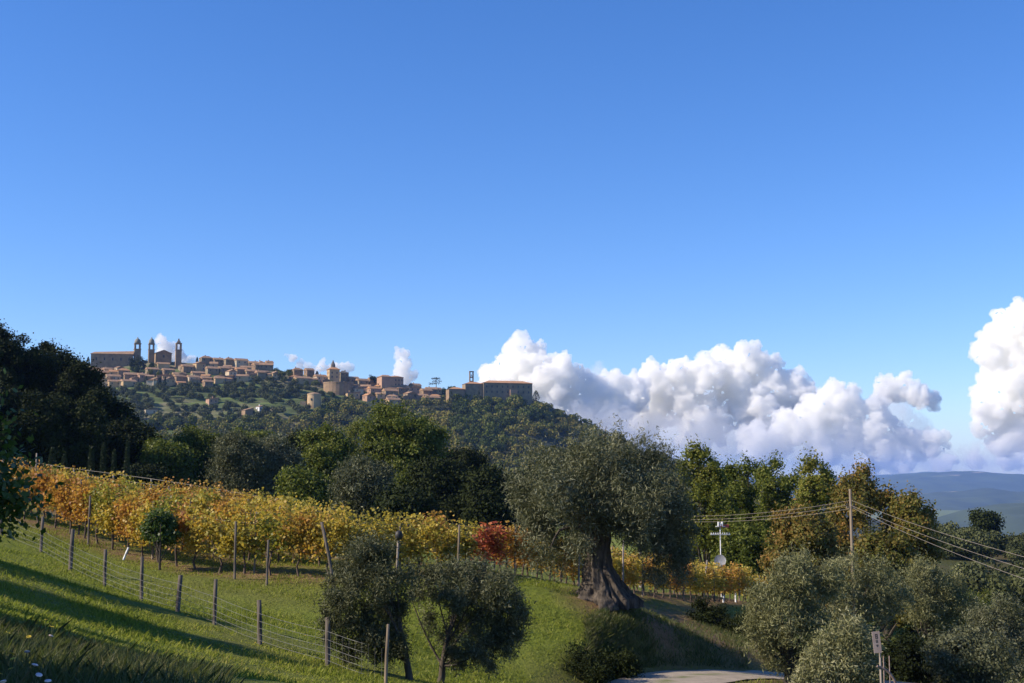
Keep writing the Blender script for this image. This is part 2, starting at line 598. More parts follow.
M.l(c, M.b.inputs['Base Color'])
M.b.inputs['Roughness'].default_value = 0.95
M.b.inputs['Specular IOR Level'].default_value = 0.15
M.bump(M.math('ADD', M.math('MULTIPLY', n3, 0.5), n2), 0.9, 0.25)
me = np_mesh("ground", np.stack([X, Y, Z], -1).reshape(-1, 3), Q, 4, M.m, None, True)


# ------------------------------------------------------------------ vineyard rows (plan)
ROW0 = [(colx(-170, 66), 66), (colx(-60, 58.5), 58.5), (colx(60, 53.5), 53.5), (colx(130, 50), 50), (colx(200, 47.2), 47.2), (colx(270, 46), 46), (colx(330, 45.6), 45.6), (colx(400, 46.2), 46.2),
        (colx(500, 49.4), 49.4), (colx(572, 54.2), 54.2), (colx(661, 62), 62), (colx(740, 76), 76), (colx(765, 84), 84)]


def resample(pl, step):
    pl = np.array(pl, float)
    # smooth the polyline with a Catmull-Rom
    P = np.vstack([2 * pl[0] - pl[1], pl, 2 * pl[-1] - pl[-2]])
    out = []
    for i in range(1, len(P) - 2):
        for t in np.linspace(0, 1, 20, endpoint=False):
            p0, p1, p2, p3 = P[i - 1], P[i], P[i + 1], P[i + 2]
            out.append(0.5 * ((2 * p1) + (p2 - p0) * t + (2 * p0 - 5 * p1 + 4 * p2 - p3) * t * t + (3 * p1 - p0 - 3 * p2 + p3) * t ** 3))
    out.append(pl[-1])
    out = np.array(out)
    s = np.concatenate([[0], np.cumsum(np.hypot(*np.diff(out, axis=0).T))])
    q = np.arange(0, s[-1], step)
    return np.stack([np.interp(q, s, out[:, 0]), np.interp(q, s, out[:, 1])], 1)


def pxof(x, y, z=-3.0):
    d = Vector((x, y, z))
    fwd = y * cp + z * sp
    up = -y * sp + z * cp
    return 512 + F * x / fwd, 341.5 - F * up / fwd


rows = []
base = resample(ROW0, 0.25)
tan = unit(np.gradient(base, axis=0))
nrm = np.stack([-tan[:, 1], tan[:, 0]], 1)
TOPL = ([0, 100, 200, 300, 350, 410, 500, 560, 600, 700, 760], [461, 473, 487, 499, 507, 514, 529, 539, 546, 561, 569])
for k in range(11):
    # the offset narrows to the right so the rows stay close to the contour
    line = base + nrm * (3.1 * k)
    keep = []
    for p in line:
        px, _ = pxof(p[0], p[1])
        lim = 775 if k == 0 else (770 if k == 1 else (336 + 3 * ((k * 37) % 5)))
        if -45 < px < lim and (k < 1 or pxof(p[0], p[1], gz(p[0], p[1]) + (2.3 if px < 345 else 2.0))[1] > np.interp(px, *TOPL) - 1):
            keep.append(p)
    if len(keep) < 8:
        continue
    keep = np.array(keep)
    s = np.concatenate([[0], np.cumsum(np.hypot(*np.diff(keep, axis=0).T))])
    q = np.arange(0.3, s[-1], 1.12 if k < 2 else 1.18)
    if len(q) > 5:
        rows.append(np.stack([np.interp(q, s, keep[:, 0]), np.interp(q, s, keep[:, 1])], 1))
allv = np.concatenate(rows)

# ground attributes: bare earth under the vines, by the olive; ploughed field on the far right slope
flatx, flaty = X.ravel(), Y.ravel()
dirtv = np.zeros(len(flatx))
sel = np.where((np.abs(flatx) < 60) & (flaty > 20) & (flaty < 110))[0]
dmin = np.full(len(sel), 1e9)
for v in allv:
    dmin = np.minimum(dmin, np.hypot(flatx[sel] - v[0], flaty[sel] - v[1]))
dirtv[sel] = np.clip(1.25 - dmin / 1.3, 0, 1)
PATCH = [(690, 606, 52, 4.6), (655, 603, 49, 3.0), (725, 604, 60, 3.5), (604, 607, 45.5, 1.6), (655, 620, 46.5, 1.8)]
for (px, py, Yd, rr) in PATCH:
    c0 = at(px, py, Yd)
    dirtv = np.maximum(dirtv, np.clip(1.3 - np.hypot(flatx - c0[0], (flaty - c0[1]) * 0.7) / rr, 0, 1))
dirtv = np.maximum(dirtv, np.clip(1.2 - RD.ravel() / 2.8, 0, 0.8))
a = me.attributes.new("dirt", 'FLOAT', 'POINT')
a.data.foreach_set("value", dirtv.astype(np.float32))
fieldv = smooth01((flaty - 165) / 10) * smooth01((262 - flaty) / 10) * smooth01((flatx - 58) / 8) * smooth01((240 - flatx) / 20)
a = me.attributes.new("field", 'FLOAT', 'POINT')
a.data.foreach_set("value", fieldv.astype(np.float32))
ground = bpy.data.objects.new("ground", me)
link(ground)
tag(ground, kind="structure")

# ---- gravel track
M = NT("gravel")
a1, a2 = M.noise(2.0, 5), M.noise(40.0, 3)
c = M.ramp(a1, [(0.3, (0.30, 0.245, 0.18)), (0.7, (0.44, 0.365, 0.275))])
c = M.mix(M.math('MULTIPLY', a2, 0.5), c, (0.20, 0.175, 0.15))
edge = M.n("ShaderNodeAttribute", attribute_name="mid")
c = M.mix(M.math('MULTIPLY', edge.outputs['Fac'], M.ramp(M.noise(1.2, 5), [(0.42, (0, 0, 0)), (0.6, (1, 1, 1))])), c, (0.13, 0.145, 0.04))
M.l(c, M.b.inputs['Base Color'])
M.b.inputs['Roughness'].default_value = 0.95
M.bump(a2, 0.6, 0.04)
rl = resample([(p[0], p[1]) for p in ROAD], 0.4)
rt = unit(np.gradient(rl, axis=0))
rn = np.stack([-rt[:, 1], rt[:, 0]], 1)
cross = np.linspace(-1.55, 1.55, 15)
wob = np.array([noise.noise(Vector((i * 0.15, 3.3, 0))) * 0.25 for i in range(len(rl))])
RP = rl[:, None, :] + rn[:, None, :] * (cross[None, :, None] * (1 + wob[:, None, None] * 0.6))
RZ = GZ(RP[..., 0], RP[..., 1]) + 0.035 + 0.02 * (1 - (cross / 1.55) ** 2)[None, :]
mI, kI = RP.shape[0], RP.shape[1]
idr = np.arange(mI * kI).reshape(mI, kI)
RQ = np.stack([idr[:-1, :-1], idr[1:, :-1], idr[1:, 1:], idr[:-1, 1:]], -1).reshape(-1, 4)
rme = np_mesh("gravel_track", np.concatenate([RP, RZ[..., None]], -1).reshape(-1, 3), RQ, 4, M.m, None, True)
a = rme.attributes.new("mid", 'FLOAT', 'POINT')
a.data.foreach_set("value", np.repeat(np.clip(1 - np.abs(cross[None, :]) / 0.5, 0, 1), mI, 0).ravel().astype(np.float32))
track = link(bpy.data.objects.new("path", rme))
tag(track, kind="structure")

# ------------------------------------------------------------------ the town hill
CREST = np.array([(-500, 400), (-200, 385), (0, 374), (60, 370), (95, 365), (150, 360), (200, 364), (270, 369), (300, 374), (340, 382), (400, 390), (440, 393), (500, 395), (532, 397),
                  (560, 412), (600, 432), (650, 456), (700, 474), (760, 492), (850, 512), (1000, 560), (1300, 700)], float)
YC = 1200.0
Y0H = 780.0


def crest_z(x):
    px = 512 + (x / YC) * F * 0.994
    py = np.interp(px, CREST[:, 0], CREST[:, 1])
    # soften the corners
    py = (py + np.interp(px - 12, CREST[:, 0], CREST[:, 1]) + np.interp(px + 12, CREST[:, 0], CREST[:, 1])) / 3
    return (478 - py) / F * YC * 1.0


def HZ(x, y):
    x = np.asarray(x, float)
    y = np.asarray(y, float)
    # follow lines of sight, so a column of the hill keeps its own crest height
    xs = x * (YC / np.maximum(y, 400)) * 0.65 + x * 0.35
    cz = crest_z(xs)
    bz = -45.0
    t = (y - Y0H) / (YC - Y0H)
    up = np.where(t < 0, t * 0.5, np.where(t < 1, t, 1 - 0.5 * (t - 1) ** 2 - 0.15 * (t - 1)))
    up = np.where(t > 1, np.maximum(up, -0.35), up)
    z = np.where(cz > bz, bz + (cz - bz) * up, cz - 30 * np.abs(t - 1))
    z += 4.5 * np.sin(x * 0.013 + y * 0.008) * smooth01((1 - np.abs(t - 0.5) * 2))
    z += 2.5 * np.sin(x * 0.031 - y * 0.022) * smooth01((1 - np.abs(t - 0.5) * 2))
    # terraces on the left half
    tw = smooth01((60 - x) / 120) * smooth01((z - 2) / 18) * smooth01((1165 - y) / 30)
    st = 5.2
    zz = (z + 3.0 * np.sin(x * 0.006)) / st
    fr = zz - np.floor(zz)
    ter = (np.floor(zz) + smooth01((fr - 0.62) / 0.38) - zz) * st
    return z + ter * tw * 0.45


hx = np.arange(-900, 1000, 6.0)
hy = np.concatenate([np.arange(560, 900, 6.0), np.arange(900, 1230, 1.6), np.arange(1230, 1900, 12.0)])
HX, HY = np.meshgrid(hx, hy)
HZv = HZ(HX, HY)
idh = np.arange(HX.size).reshape(HX.shape)
HQ = np.stack([idh[:-1, :-1], idh[:-1, 1:], idh[1:, 1:], idh[1:, :-1]], -1).reshape(-1, 4)
M = NT("hill_ground")
n1 = M.noise(0.012, 5)
n2 = M.noise(0.07, 5)
c = M.ramp(n2, [(0.3, (0.05, 0.08, 0.016)), (0.55, (0.085, 0.125, 0.022)), (0.75, (0.12, 0.14, 0.04))])
sepn = M.n("ShaderNodeSeparateXYZ")
gn = M.n("ShaderNodeNewGeometry")
M.l(gn.outputs['True Normal'], sepn.inputs[0])
pos = M.n("ShaderNodeSeparateXYZ")
M.l(gn.outputs['Position'], pos.inputs[0])
zz_ = M.math('ADD', pos.outputs[2], M.math('MULTIPLY', M.math('SINE', M.math('MULTIPLY', pos.outputs[0], 0.006), 0), 3.0))
band = M.math('FRACT', M.math('DIVIDE', M.math('ADD', zz_, M.math('MULTIPLY', n2, 1.6)), 5.2), 0)
bm_ = M.math('MULTIPLY', M.ramp(band, [(0.34, (1, 1, 1)), (0.44, (0, 0, 0))]), M.ramp(M.noise(0.02, 4, stretch=(1, 3, 1)), [(0.38, (0, 0, 0)), (0.52, (1, 1, 1))]))
c = M.mix(0.35, c, (0.04, 0.042, 0.02))
c = M.mix(bm_, c, (0.105, 0.145, 0.027))
c = M.mix(M.ramp(n1, [(0.50, (0, 0, 0)), (0.58, (1, 1, 1))]), c, M.ramp(M.noise(0.09, 4, stretch=(1, 1, 4)), [(0.4, (0.21, 0.18, 0.10)), (0.62, (0.085, 0.10, 0.03))]))
wda = M.n("ShaderNodeAttribute", attribute_name="wood")
c = M.mix(wda.outputs['Fac'], c, (0.022, 0.030, 0.010))
M.l(c, M.b.inputs['Base Color'])
M.b.inputs['Roughness'].default_value = 0.95
hme = np_mesh("hill", np.stack([HX, HY, HZv], -1).reshape(-1, 3), HQ, 4, M.m, None, True)
a = hme.attributes.new("wood", 'FLOAT', 'POINT')
wv = np.maximum(smooth01((HX + 190 + 30 * np.sin(HY * .02)) / 60), smooth01((30 - HZv) / 14))
a.data.foreach_set("value", wv.ravel().astype(np.float32))
hill = link(bpy.data.objects.new("hill", hme))
tag(hill, kind="structure")


def hill_hit(px, py):
    d = ray(px, py)
    ys = np.arange(700, 1215, 1.5)
    P = d[None, :] * (ys / d[1])[:, None]
    h = HZ(P[:, 0], P[:, 1])
    i = np.where(P[:, 2] < h)[0]
    if len(i):
        return P[i[0]]
    # above the crest: stand on it
    j = int(np.argmax((h - P[:, 2]) / ys))
    return np.array([P[j, 0], P[j, 1], h[j]])


# ------------------------------------------------------------------ far hills
def ridge(name, pts, Yd, depth, zlow, mat, amp, seed, nx=220, ny=60):
    pts = np.array(pts, float)
    x0, x1 = colx(pts[0, 0], Yd), colx(pts[-1, 0], Yd)
    xs = np.linspace(x0, x1, nx)
    pxs = np.linspace(pts[0, 0], pts[-1, 0], nx)
    top = (478 - np.interp(pxs, pts[:, 0], pts[:, 1])) / F * Yd
    v = np.linspace(-1, 1, ny)
    V = []
    for j, vv in enumerate(v):
        prof = math.cos(vv * math.pi / 2) ** 1.1
        for i in range(nx):
            n = noise.fractal(Vector((xs[i] / depth * 1.5 + seed, vv * 1.5, seed)), 0.8, 2.1, 5) * amp
            n *= (1 - prof * 0.75)
            V.append((xs[i], Yd + vv * depth, zlow + (top[i] - zlow) * prof + n * (0.3 + prof)))
    idd = np.arange(nx * ny).reshape(ny, nx)
    q = np.stack([idd[:-1, :-1], idd[:-1, 1:], idd[1:, 1:], idd[1:, :-1]], -1).reshape(-1, 4)
    o = link(bpy.data.objects.new(name, np_mesh(name, V, q, 4, mat, None, True)))
    return tag(o, kind="structure")


def far_mat(name, sc, th=0.53):
    M = NT(name)
    a1 = M.noise(sc, 6, rough=0.6)
    a2 = M.noise(sc * 4, 4, stretch=(1, 0.4, 1))
    c = M.ramp(a2, [(0.35, (0.02, 0.032, 0.012)), (0.65, (0.05, 0.07, 0.024))])
    c = M.mix(M.ramp(a1, [(th, (0, 0, 0)), (th + .04, (1, 1, 1))]), c, M.ramp(a2, [(0.4, (0.30, 0.24, 0.15)), (0.6, (0.17, 0.17, 0.07))]))
    M.l(c, M.b.inputs['Base Color'])
    M.b.inputs['Roughness'].default_value = 1
    return M.m


fm1, fm2 = far_mat("far_land_fields", 0.0011), far_mat("far_land_woods", 0.0009, 0.62)
ridge("hills", [(700, 478), (780, 477), (840, 478), (880, 476), (905, 474), (935, 472), (955, 474), (985, 473), (1024, 476), (1080, 474), (1160, 478), (1300, 476), (1500, 480)], 17500, 1200, -260, fm2, 90, 1.3)
ridge("hills", [(600, 500), (760, 492), (860, 484), (900, 478), (960, 475), (1000, 476), (1050, 480), (1150, 478), (1300, 484), (1600, 500)], 12500, 2600, -260, fm2, 150, 4.1)
ridge("hills", [(700, 505), (860, 500), (905, 494), (950, 491), (985, 489), (1010, 493), (1080, 492), (1200, 496), (1500, 510)], 8200, 1500, -250, fm1, 90, 9.7)
ridge("hills", [(760, 545), (860, 535), (930, 527), (975, 514), (1010, 508), (1060, 504), (1150, 512), (1300, 530)], 4300, 1000, -240, fm2, 60, 6.2)

# ------------------------------------------------------------------ haze
hz = MB()
x0, x1, y0, y1, z0, z1 = -17000, 17000, -17000, 21500, -330, 260
hz.box(((x0 + x1) / 2, (y0 + y1) / 2, (z0 + z1) / 2), (x1 - x0, y1 - y0, z1 - z0))
hm = bpy.data.materials.new("haze")
hm.use_nodes = True
hn = hm.node_tree
hn.nodes.clear()
pv = hn.nodes.new("ShaderNodeVolumePrincipled")
pv.inputs['Color'].default_value = (0.27, 0.47, 1.0, 1)
pv.inputs['Density'].default_value = 5.0e-5
pv.inputs['Anisotropy'].default_value = 0.0
ho = hn.nodes.new("ShaderNodeOutputMaterial")
hn.links.new(pv.outputs[0], ho.inputs['Volume'])
haze = hz.build("haze", hm)
tag(haze, kind="stuff")
haze["label"] = "thin blue haze lying over the valley and far hills"

# ------------------------------------------------------------------ clouds
import bmesh
_ico = {}


def ico(sub):
    if sub not in _ico:
        bm = bmesh.new()
        bmesh.ops.create_icosphere(bm, subdivisions=sub, radius=1)
        V = np.array([v.co[:] for v in bm.verts])
        T = np.array([[v.index for v in f.verts] for f in bm.faces])
        bm.free()
        _ico[sub] = (V, T)
    return _ico[sub]


cloud_mat = bpy.data.materials.new("cloud")
cloud_mat.use_nodes = True
cn = cloud_mat.node_tree
cn.nodes.clear()
cv = cn.nodes.new("ShaderNodeVolumePrincipled")
cv.inputs['Color'].default_value = (1.0, 0.997, 0.980, 1)
cv.inputs['Density'].default_value = 1 / 135.0
cv.inputs['Anisotropy'].default_value = 0.0
co_ = cn.nodes.new("ShaderNodeOutputMaterial")
cn.links.new(cv.outputs[0], co_.inputs['Volume'])
cloud_mat.volume_intersection_method = 'FAST' if hasattr(cloud_mat, 'volume_intersection_method') else 'FAST'


tex_big = bpy.data.textures.new("billow_big", 'CLOUDS')
tex_big.noise_scale = 260
tex_big.noise_depth = 3
tex_small = bpy.data.textures.new("billow_small", 'CLOUDS')
tex_small.noise_scale = 90
tex_small.noise_depth = 3


def cloud(blobs, Yd, seed, kids=16, grand=9, thin=False):
    rs = np.random.default_rng(seed)
    S = []
    k = Yd / F
    for b in blobs:
        px, py, r = b[:3]
        th = b[3] if len(b) > 3 else 1.0
        c0 = at(px, py, Yd)
        c0[1] += rs.uniform(-1, 1) * r * k * 0.6
        S.append((c0, r * k, 2, th))
        for _ in range(kids):
            d = unit(rs.normal(size=3))
            if d[1] > 0.5:
                d[1] *= -1
            d[2] = d[2] + 0.25
            d = unit(d)
            r1 = r * k * rs.uniform(0.28, 0.52)
            c1 = c0 + d * r * k * rs.uniform(0.75, 1.0)
            S.append((c1, r1, 2, th))
            for _ in range(grand):
                d2 = unit(unit(rs.normal(size=3)) + d * 0.5)
                if d2[1] > 0.6:
                    d2[1] *= -1
                S.append((c1 + d2 * r1 * 0.9, r1 * rs.uniform(0.25, 0.5), 1, th))
    VV, QQ, TT, n = [], [], [], 0
    for c_, r_, s_, th in S:
        V, T = ico(s_)
        sc = np.array([1, 1, rs.uniform(0.75, 1.0)])
        VV.append(V * r_ * sc + c_)
        QQ.append(T + n)
        TT.append(np.full(len(V), th))
        n += len(V)
    me = np_mesh("cloud", np.concatenate(VV), np.concatenate(QQ), 3, cloud_mat, None, True)
    o = link(bpy.data.objects.new("cloud", me))
    rm_ = o.modifiers.new("union", 'REMESH')
    rm_.mode = 'VOXEL'
    rm_.voxel_size = 0.85 * k
    for tx, stg in ((tex_big, 11.0), (tex_small, 5.0)):
        dm_ = o.modifiers.new("billow", 'DISPLACE')
        dm_.texture = tx
        dm_.texture_coords = 'GLOBAL'
        dm_.strength = stg * k
        dm_.mid_level = 0.5
    tag(o, kind="structure")
    if thin:
        o.data.materials.clear()
        o.data.materials.append(thin_mat)
    return o


thin_mat = cloud_mat.copy()
thin_mat.name = "thin_cloud"
thin_mat.node_tree.nodes["Principled Volume"].inputs['Density'].default_value = 1 / 1300.0
YCL = 27000
# long bank behind the convent and the olive
cloud([(500, 388, 20), (520, 345, 11), (528, 358, 17), (517, 370, 22), (540, 378, 24), (556, 385, 25), (575, 392, 24), (500, 402, 24), (597, 400, 22),
       (570, 412, 26), (610, 385, 14), (630, 395, 20), (612, 410, 24), (540, 405, 28)], YCL, 5)
cloud([(655, 385, 20), (668, 376, 12), (680, 392, 26), (705, 378, 20), (728, 366, 18), (748, 360, 16), (765, 372, 20), (738, 388, 30), (700, 402, 26), (775, 395, 24),
       (660, 408, 24), (795, 385, 14), (800, 402, 18), (760, 412, 24), (640, 425, 22, .8), (700, 425, 24, .7), (590, 428, 22, .7)], YCL + 1500, 8)
cloud([(835, 395, 14), (850, 404, 16), (830, 412, 18), (812, 420, 20), (872, 412, 14), (790, 432, 20, .7), (850, 430, 20, .9), (885, 425, 14), (870, 440, 18, .8),
       (905, 438, 14, .9), (925, 446, 14, .8), (940, 440, 8), (760, 445, 20, .6), (820, 450, 18, .6), (880, 455, 16, .6)], YCL - 1500, 13)
cloud([(888, 385, 10), (905, 382, 9), (897, 392, 12), (915, 397, 12, .8), (880, 396, 9, .8), (932, 402, 8, .5)], YCL + 2500, 17)
cloud([(1020, 322, 20), (1040, 345, 40), (1000, 342, 18), (990, 355, 18), (1005, 372, 24), (1020, 395, 30), (992, 390, 14), (990, 412, 20), (1015, 425, 24), (980, 430, 9, .8), (1050, 400, 50), (1000, 445, 14, .7)], YCL - 3000, 21)
cloud([(560, 430, 30), (610, 440, 34), (660, 440, 34), (710, 442, 34), (760, 445, 34), (810, 450, 30), (860, 452, 28), (905, 456, 22), (940, 460, 18), (975, 462, 14), (1010, 458, 18), (1050, 455, 26)], YCL + 4000, 33, 9, 5, True)
cloud([(545, 425, 22), (585, 425, 26), (625, 432, 28), (670, 438, 28), (715, 440, 28), (760, 442, 28), (805, 448, 26), (850, 452, 24), (895, 456, 20), (935, 462, 15), (985, 458, 20), (1030, 450, 26)], YCL - 4500, 35, 9, 5, True)  # thin veil added in front to lighten the bank's undersides
cloud([(690, 395, 30), (740, 385, 30), (640, 400, 26), (590, 400, 30), (790, 405, 26), (840, 415, 26), (890, 410, 24), (915, 430, 22)], YCL + 4500, 34, 9, 5, True)
cloud([(975, 462, 9, .45), (945, 466, 10, .4), (1010, 462, 10, .5), (905, 465, 10, .4), (870, 468, 12, .4), (1040, 465, 12, .5)], YCL, 22)
cloud([(162, 340, 6), (166, 352, 10), (177, 356, 9), (186, 362, 8)], YCL, 25, 9, 5)
cloud([(401, 356, 7), (404, 366, 9), (403, 378, 11)], YCL, 26, 9, 5)
cloud([(312, 370, 7, .8), (322, 367, 7), (334, 366, 6), (345, 368, 6), (300, 365, 4, .7)], YCL, 27, 9, 5)
cloud([(293, 357, 3.5, .8), (287, 356, 2.5, .6)], YCL, 28, 9, 5)


# ------------------------------------------------------------------ trees
def make_tree(name, label, cat, base, H, W, kind, seed, lobes=None, leaf=(0.3, 0.2), nclump=120, per=120, rc=0.8, trunk_h=0.3, tr=0.2, mat=None, bark=None,
              group=None, limbs=14, lean=(0, 0), shell=0.55, droop=0.0, outer=0.05, upright=0.0):
    """lobes: ellipsoids (x,y,z,rx,ry,rz) about the base; made at random when not given"""
    rs = np.random.default_rng(seed)
    given = lobes is not None
    if lobes is None:
        lobes = []
        ch = H * (1 - trunk_h)
        cz = H * trunk_h + ch * 0.5
        n = 10
        for i in range(n):
            a = i * 2.4 + rs.uniform(-0.4, 0.4)
            t = (i + 0.5) / n
            zz = cz + (t - 0.5) * ch * 0.72
            prof = math.sqrt(max(0.08, 1 - (abs(t - 0.46) / 0.70) ** 2))
            zz += rs.uniform(-.05, .05) * ch
            rr = W * 0.5 * prof * rs.uniform(0.35, 0.62)
            s = W * rs.uniform(0.17, 0.27)
            lobes.append((math.cos(a) * rr + lean[0] * t, math.sin(a) * rr + lean[1] * t, zz, s, s, s * rs.uniform(0.75, 1.1)))
        for sg, dz in ((-1, rs.uniform(.0, .10)), (1, rs.uniform(.02, .16)), (rs.uniform(-.4, .4), 0)):
            lobes.append((lean[0] + sg * W * rs.uniform(.10, .24), lean[1] + rs.uniform(-.1, .1) * W, H - W * 0.13 - dz * H, W * rs.uniform(.10, .15), W * 0.13, W * 0.13))
    L = np.array(lobes, float)
    vol = (L[:, 3] * L[:, 4] * L[:, 5]) ** 0.72
    pick = rs.choice(len(L), nclump, p=vol / vol.sum())
    d = unit(rs.normal(size=(nclump, 3)))
    rad = shell + (1 - shell) * rs.uniform(0, 1, (nclump, 1)) ** 0.6
    CC = L[pick, :3] + d * L[pick, 3:6] * rad
    CC[:, 2] = np.maximum(CC[:, 2], 0.12 * H if trunk_h < 0.2 else trunk_h * H * 0.75)
    # leaves: each clump a squashed ball, its own density and size
    P, D = [], []
    Pn = P
    for cc in CC:
        m = int(per * rs.uniform(0.5, 1.5))
        r = rc * rs.uniform(0.6, 1.35)
        q = rs.normal(size=(m, 3)) * (r * 0.5)
        q[:, 2] *= 0.75
        q[:, 2] -= droop * np.abs(rs.normal(size=m)) * r
        if upright:
            e = rs.uniform(0, 1, m)
            q[:, 2] += np.where(e > 0.85, rs.uniform(0, upright, m), 0)
        P.append(cc + q)
    P = np.concatenate(P)
    LC = np.concatenate([np.repeat(L[pick[i_]][None, :3], len(p_), 0) for i_, p_ in enumerate(Pn)])
    if outer:
        k = int(len(P) * outer)
        i = rs.choice(len(P), k)
        P[i] += unit(rs.normal(size=(k, 3))) * rc * rs.uniform(0.3, 1.1, (k, 1))
    d = unit(rs.normal(size=(len(P), 3)) + np.array([0, 0, 0.5 * (1 if upright else -0.4)]))
    V, Q = leaf_arrays(P, leaf[0], leaf[1], d, rs, rad=None if leaf[1] / leaf[0] < .4 else unit(P - LC + np.array([0, 0, .2])), rw=1.0)
    root = empty(name, base, 0, label, cat, group)
    o = link(bpy.data.objects.new("crown", np_mesh("crown", V, Q, 4, mat, rs.uniform(0, 1, len(P)))))
    o.parent = root
    # wood
    tb = Tubes(7)
    top = np.array([lean[0] * 0.7, lean[1] * 0.7, H * 0.72])
    mid = np.array([lean[0] * 0.15 + rs.uniform(-.05, .05) * W, rs.uniform(-.05, .05) * W, H * 0.36])
    sp_ = bez(np.array([0, 0, -0.4]), mid, top, 12)
    sp_[1:-1, :2] += rs.uniform(-1, 1, (10, 2)) * tr * 0.25
    rr = tr * (1 - np.linspace(0, 0.85, 12))
    rr[0] *= 1.5
    rr[1] *= 1.12
    tb.add(sp_, rr, 0.08, rs)
    for cc in CC[rs.permutation(nclump)[:limbs]]:
        t0 = np.clip((cc[2] / H - 0.25) * rs.uniform(0.6, 1.0), 0.36 if given else 0.15, 0.9)
        s0 = sp_[int(t0 * 11)]
        r0 = rr[int(t0 * 11)] * 0.42
        m_ = (s0 + cc) / 2 + np.array([0, 0, H * 0.05]) + rs.normal(size=3) * 0.06 * W
        tb.add(bez(s0, m_, cc, 7), np.linspace(r0, 0.012 * H / 5, 7), 0.08, rs)
    tb.build("trunk", bark or bark_dark, root)
    return root


# ---------- the great olive on its knoll
HY_ = 46.0
ob = at(604, 604, HY_)
hero_base = Vector((ob[0], HY_, gz(ob[0], HY_) + 0.16))


def rel(px, py, dy=0.0):
    p = at(px, py, HY_ + dy)
    return p - np.array(hero_base)


hero_lobes = []
s_ = HY_ / F
for (px, py, r, dy) in [(545, 480, 26, -.5), (530, 500, 22, .3), (533, 526, 14, 0), (538, 550, 16, -.6), (556, 520, 26, .8), (553, 560, 12, .4), (575, 460, 26, .2), (600, 452, 26, -.8), (615, 480, 32, 0.8),
                        (590, 500, 30, -.9), (575, 540, 15, -1.1), (628, 455, 26, 0), (650, 470, 26, .5), (665, 495, 24, -.4), (672, 525, 20, .3), (650, 520, 28, 1.0), (668, 552, 18, 0),
                        (640, 540, 17, -1.2), (655, 572, 13, .2), (676, 568, 11, -.3), (625, 510, 28, -1.3), (600, 480, 30, 1.6), (560, 490, 24, -1.7), (640, 490, 26, -1.8), (515, 478, 10, 0), (684, 505, 12, 0), (684, 530, 12, .4), (686, 555, 10, 0), (690, 480, 8, 0),
                        (540, 455, 13, .5), (663, 450, 12, .2)]:
    p = rel(px, py, dy)
    hero_lobes.append((p[0], p[1], p[2], r * s_, r * s_ * 1.15, r * s_))
hero = make_tree("olive_tree", "huge ancient olive with a thick gnarled trunk flaring over the grassy knoll", "olive tree", hero_base, 6.6, 7.0, 'olive', 3, hero_lobes,
                 leaf=(0.16, 0.034), nclump=700, per=120, rc=0.38, mat=olive_leaf, bark=bark_olive, limbs=0, shell=0.5, droop=0.6, outer=0.05, upright=0.7, trunk_h=0.1)
# its trunk: replace the generic one
for ch in list(hero.children):
    if ch.name.startswith("trunk"):
        bpy.data.objects.remove(ch)
NA, NH = 96, 70
prof_h = np.array([-0.35, 0, 0.12, 0.35, 0.7, 1.1, 1.6, 2.1, 2.6, 3.0])
cx_ = np.array([604, 604, 603, 603, 602, 600, 600, 600, 600, 601])
hw_ = np.array([30.5, 28.5, 25, 20.5, 16.5, 13.6, 12.2, 12.8, 15.5, 18])
hh = np.linspace(-0.35, 3.0, NH)
V = []
for h in hh:
    c_ = (np.interp(h, prof_h, cx_) - 606) * s_
    w_ = np.interp(h, prof_h, hw_) * s_
    # the flare leans down the slope to the right
    fl = max(0, 1 - h / 1.1)
    c_ += 0.12 * fl
    for i in range(NA):
        a = 2 * math.pi * i / NA
        rg = noise.fractal(Vector((math.cos(a) * 2.2, math.sin(a) * 2.2, h * 0.5)), 0.7, 2.0, 4)
        folds = math.sin(a * 7 + h * 1.1 + rg * 3) * 0.5 + 0.5 * math.sin(a * 12 - h * 1.7 + rg * 4)
        r = w_ * (1 + 0.18 * rg + folds * (0.07 + 0.15 * fl))
        lump = noise.noise(Vector((math.cos(a) * 4, math.sin(a) * 4, h * 4))) * 0.05
        V.append((c_ + r * math.cos(a) + lump, r * 0.9 * math.sin(a) + lump, h))
idt = np.arange(NA * NH).reshape(NH, NA)
q = np.stack([idt[:-1], np.roll(idt[:-1], -1, 1), np.roll(idt[1:], -1, 1), idt[1:]], -1).reshape(-1, 4)
tr_me = np_mesh("trunk", V, q, 4, bark_olive, None, True)
to = link(bpy.data.objects.new("trunk", tr_me))
to.parent = hero
tb = Tubes(9)
rs = np.random.default_rng(5)
for (px, py, dy, r0) in [(575, 470, -.5, .2), (552, 500, .2, .17), (600, 455, .6, .2), (635, 470, 0, .22), (655, 510, .3, .17), (560, 530, -.6, .12), (640, 530, -.8, .13), (612, 480, -1.0, .16), (590, 490, 1.2, .15)]:
    a_ = np.array([(np.interp(px, [550, 660], [-0.32, 0.38])), dy * 0.2, 2.55])
    e_ = rel(px, py, dy)
    m_ = np.array([a_[0] * 1.7, a_[1] * 1.7, (a_[2] + e_[2]) / 2 + 0.15])
    pts = bez(a_, m_, e_, 9)
    pts[1:-1] += rs.normal(size=(7, 3)) * 0.05
    tb.add(pts, np.linspace(r0 * 1.5, 0.05, 9), 0.12, rs)
    for _ in range(4):
        j = rs.integers(4, 9)
        e2 = pts[j] + unit(rs.normal(size=3)) * rs.uniform(0.6, 1.2)
        tb.add(bez(pts[j], (pts[j] + e2) / 2 + rs.normal(size=3) * .1, e2, 5), np.linspace(0.05, 0.012, 5))
lo = tb.build("limb", bark_olive, hero)

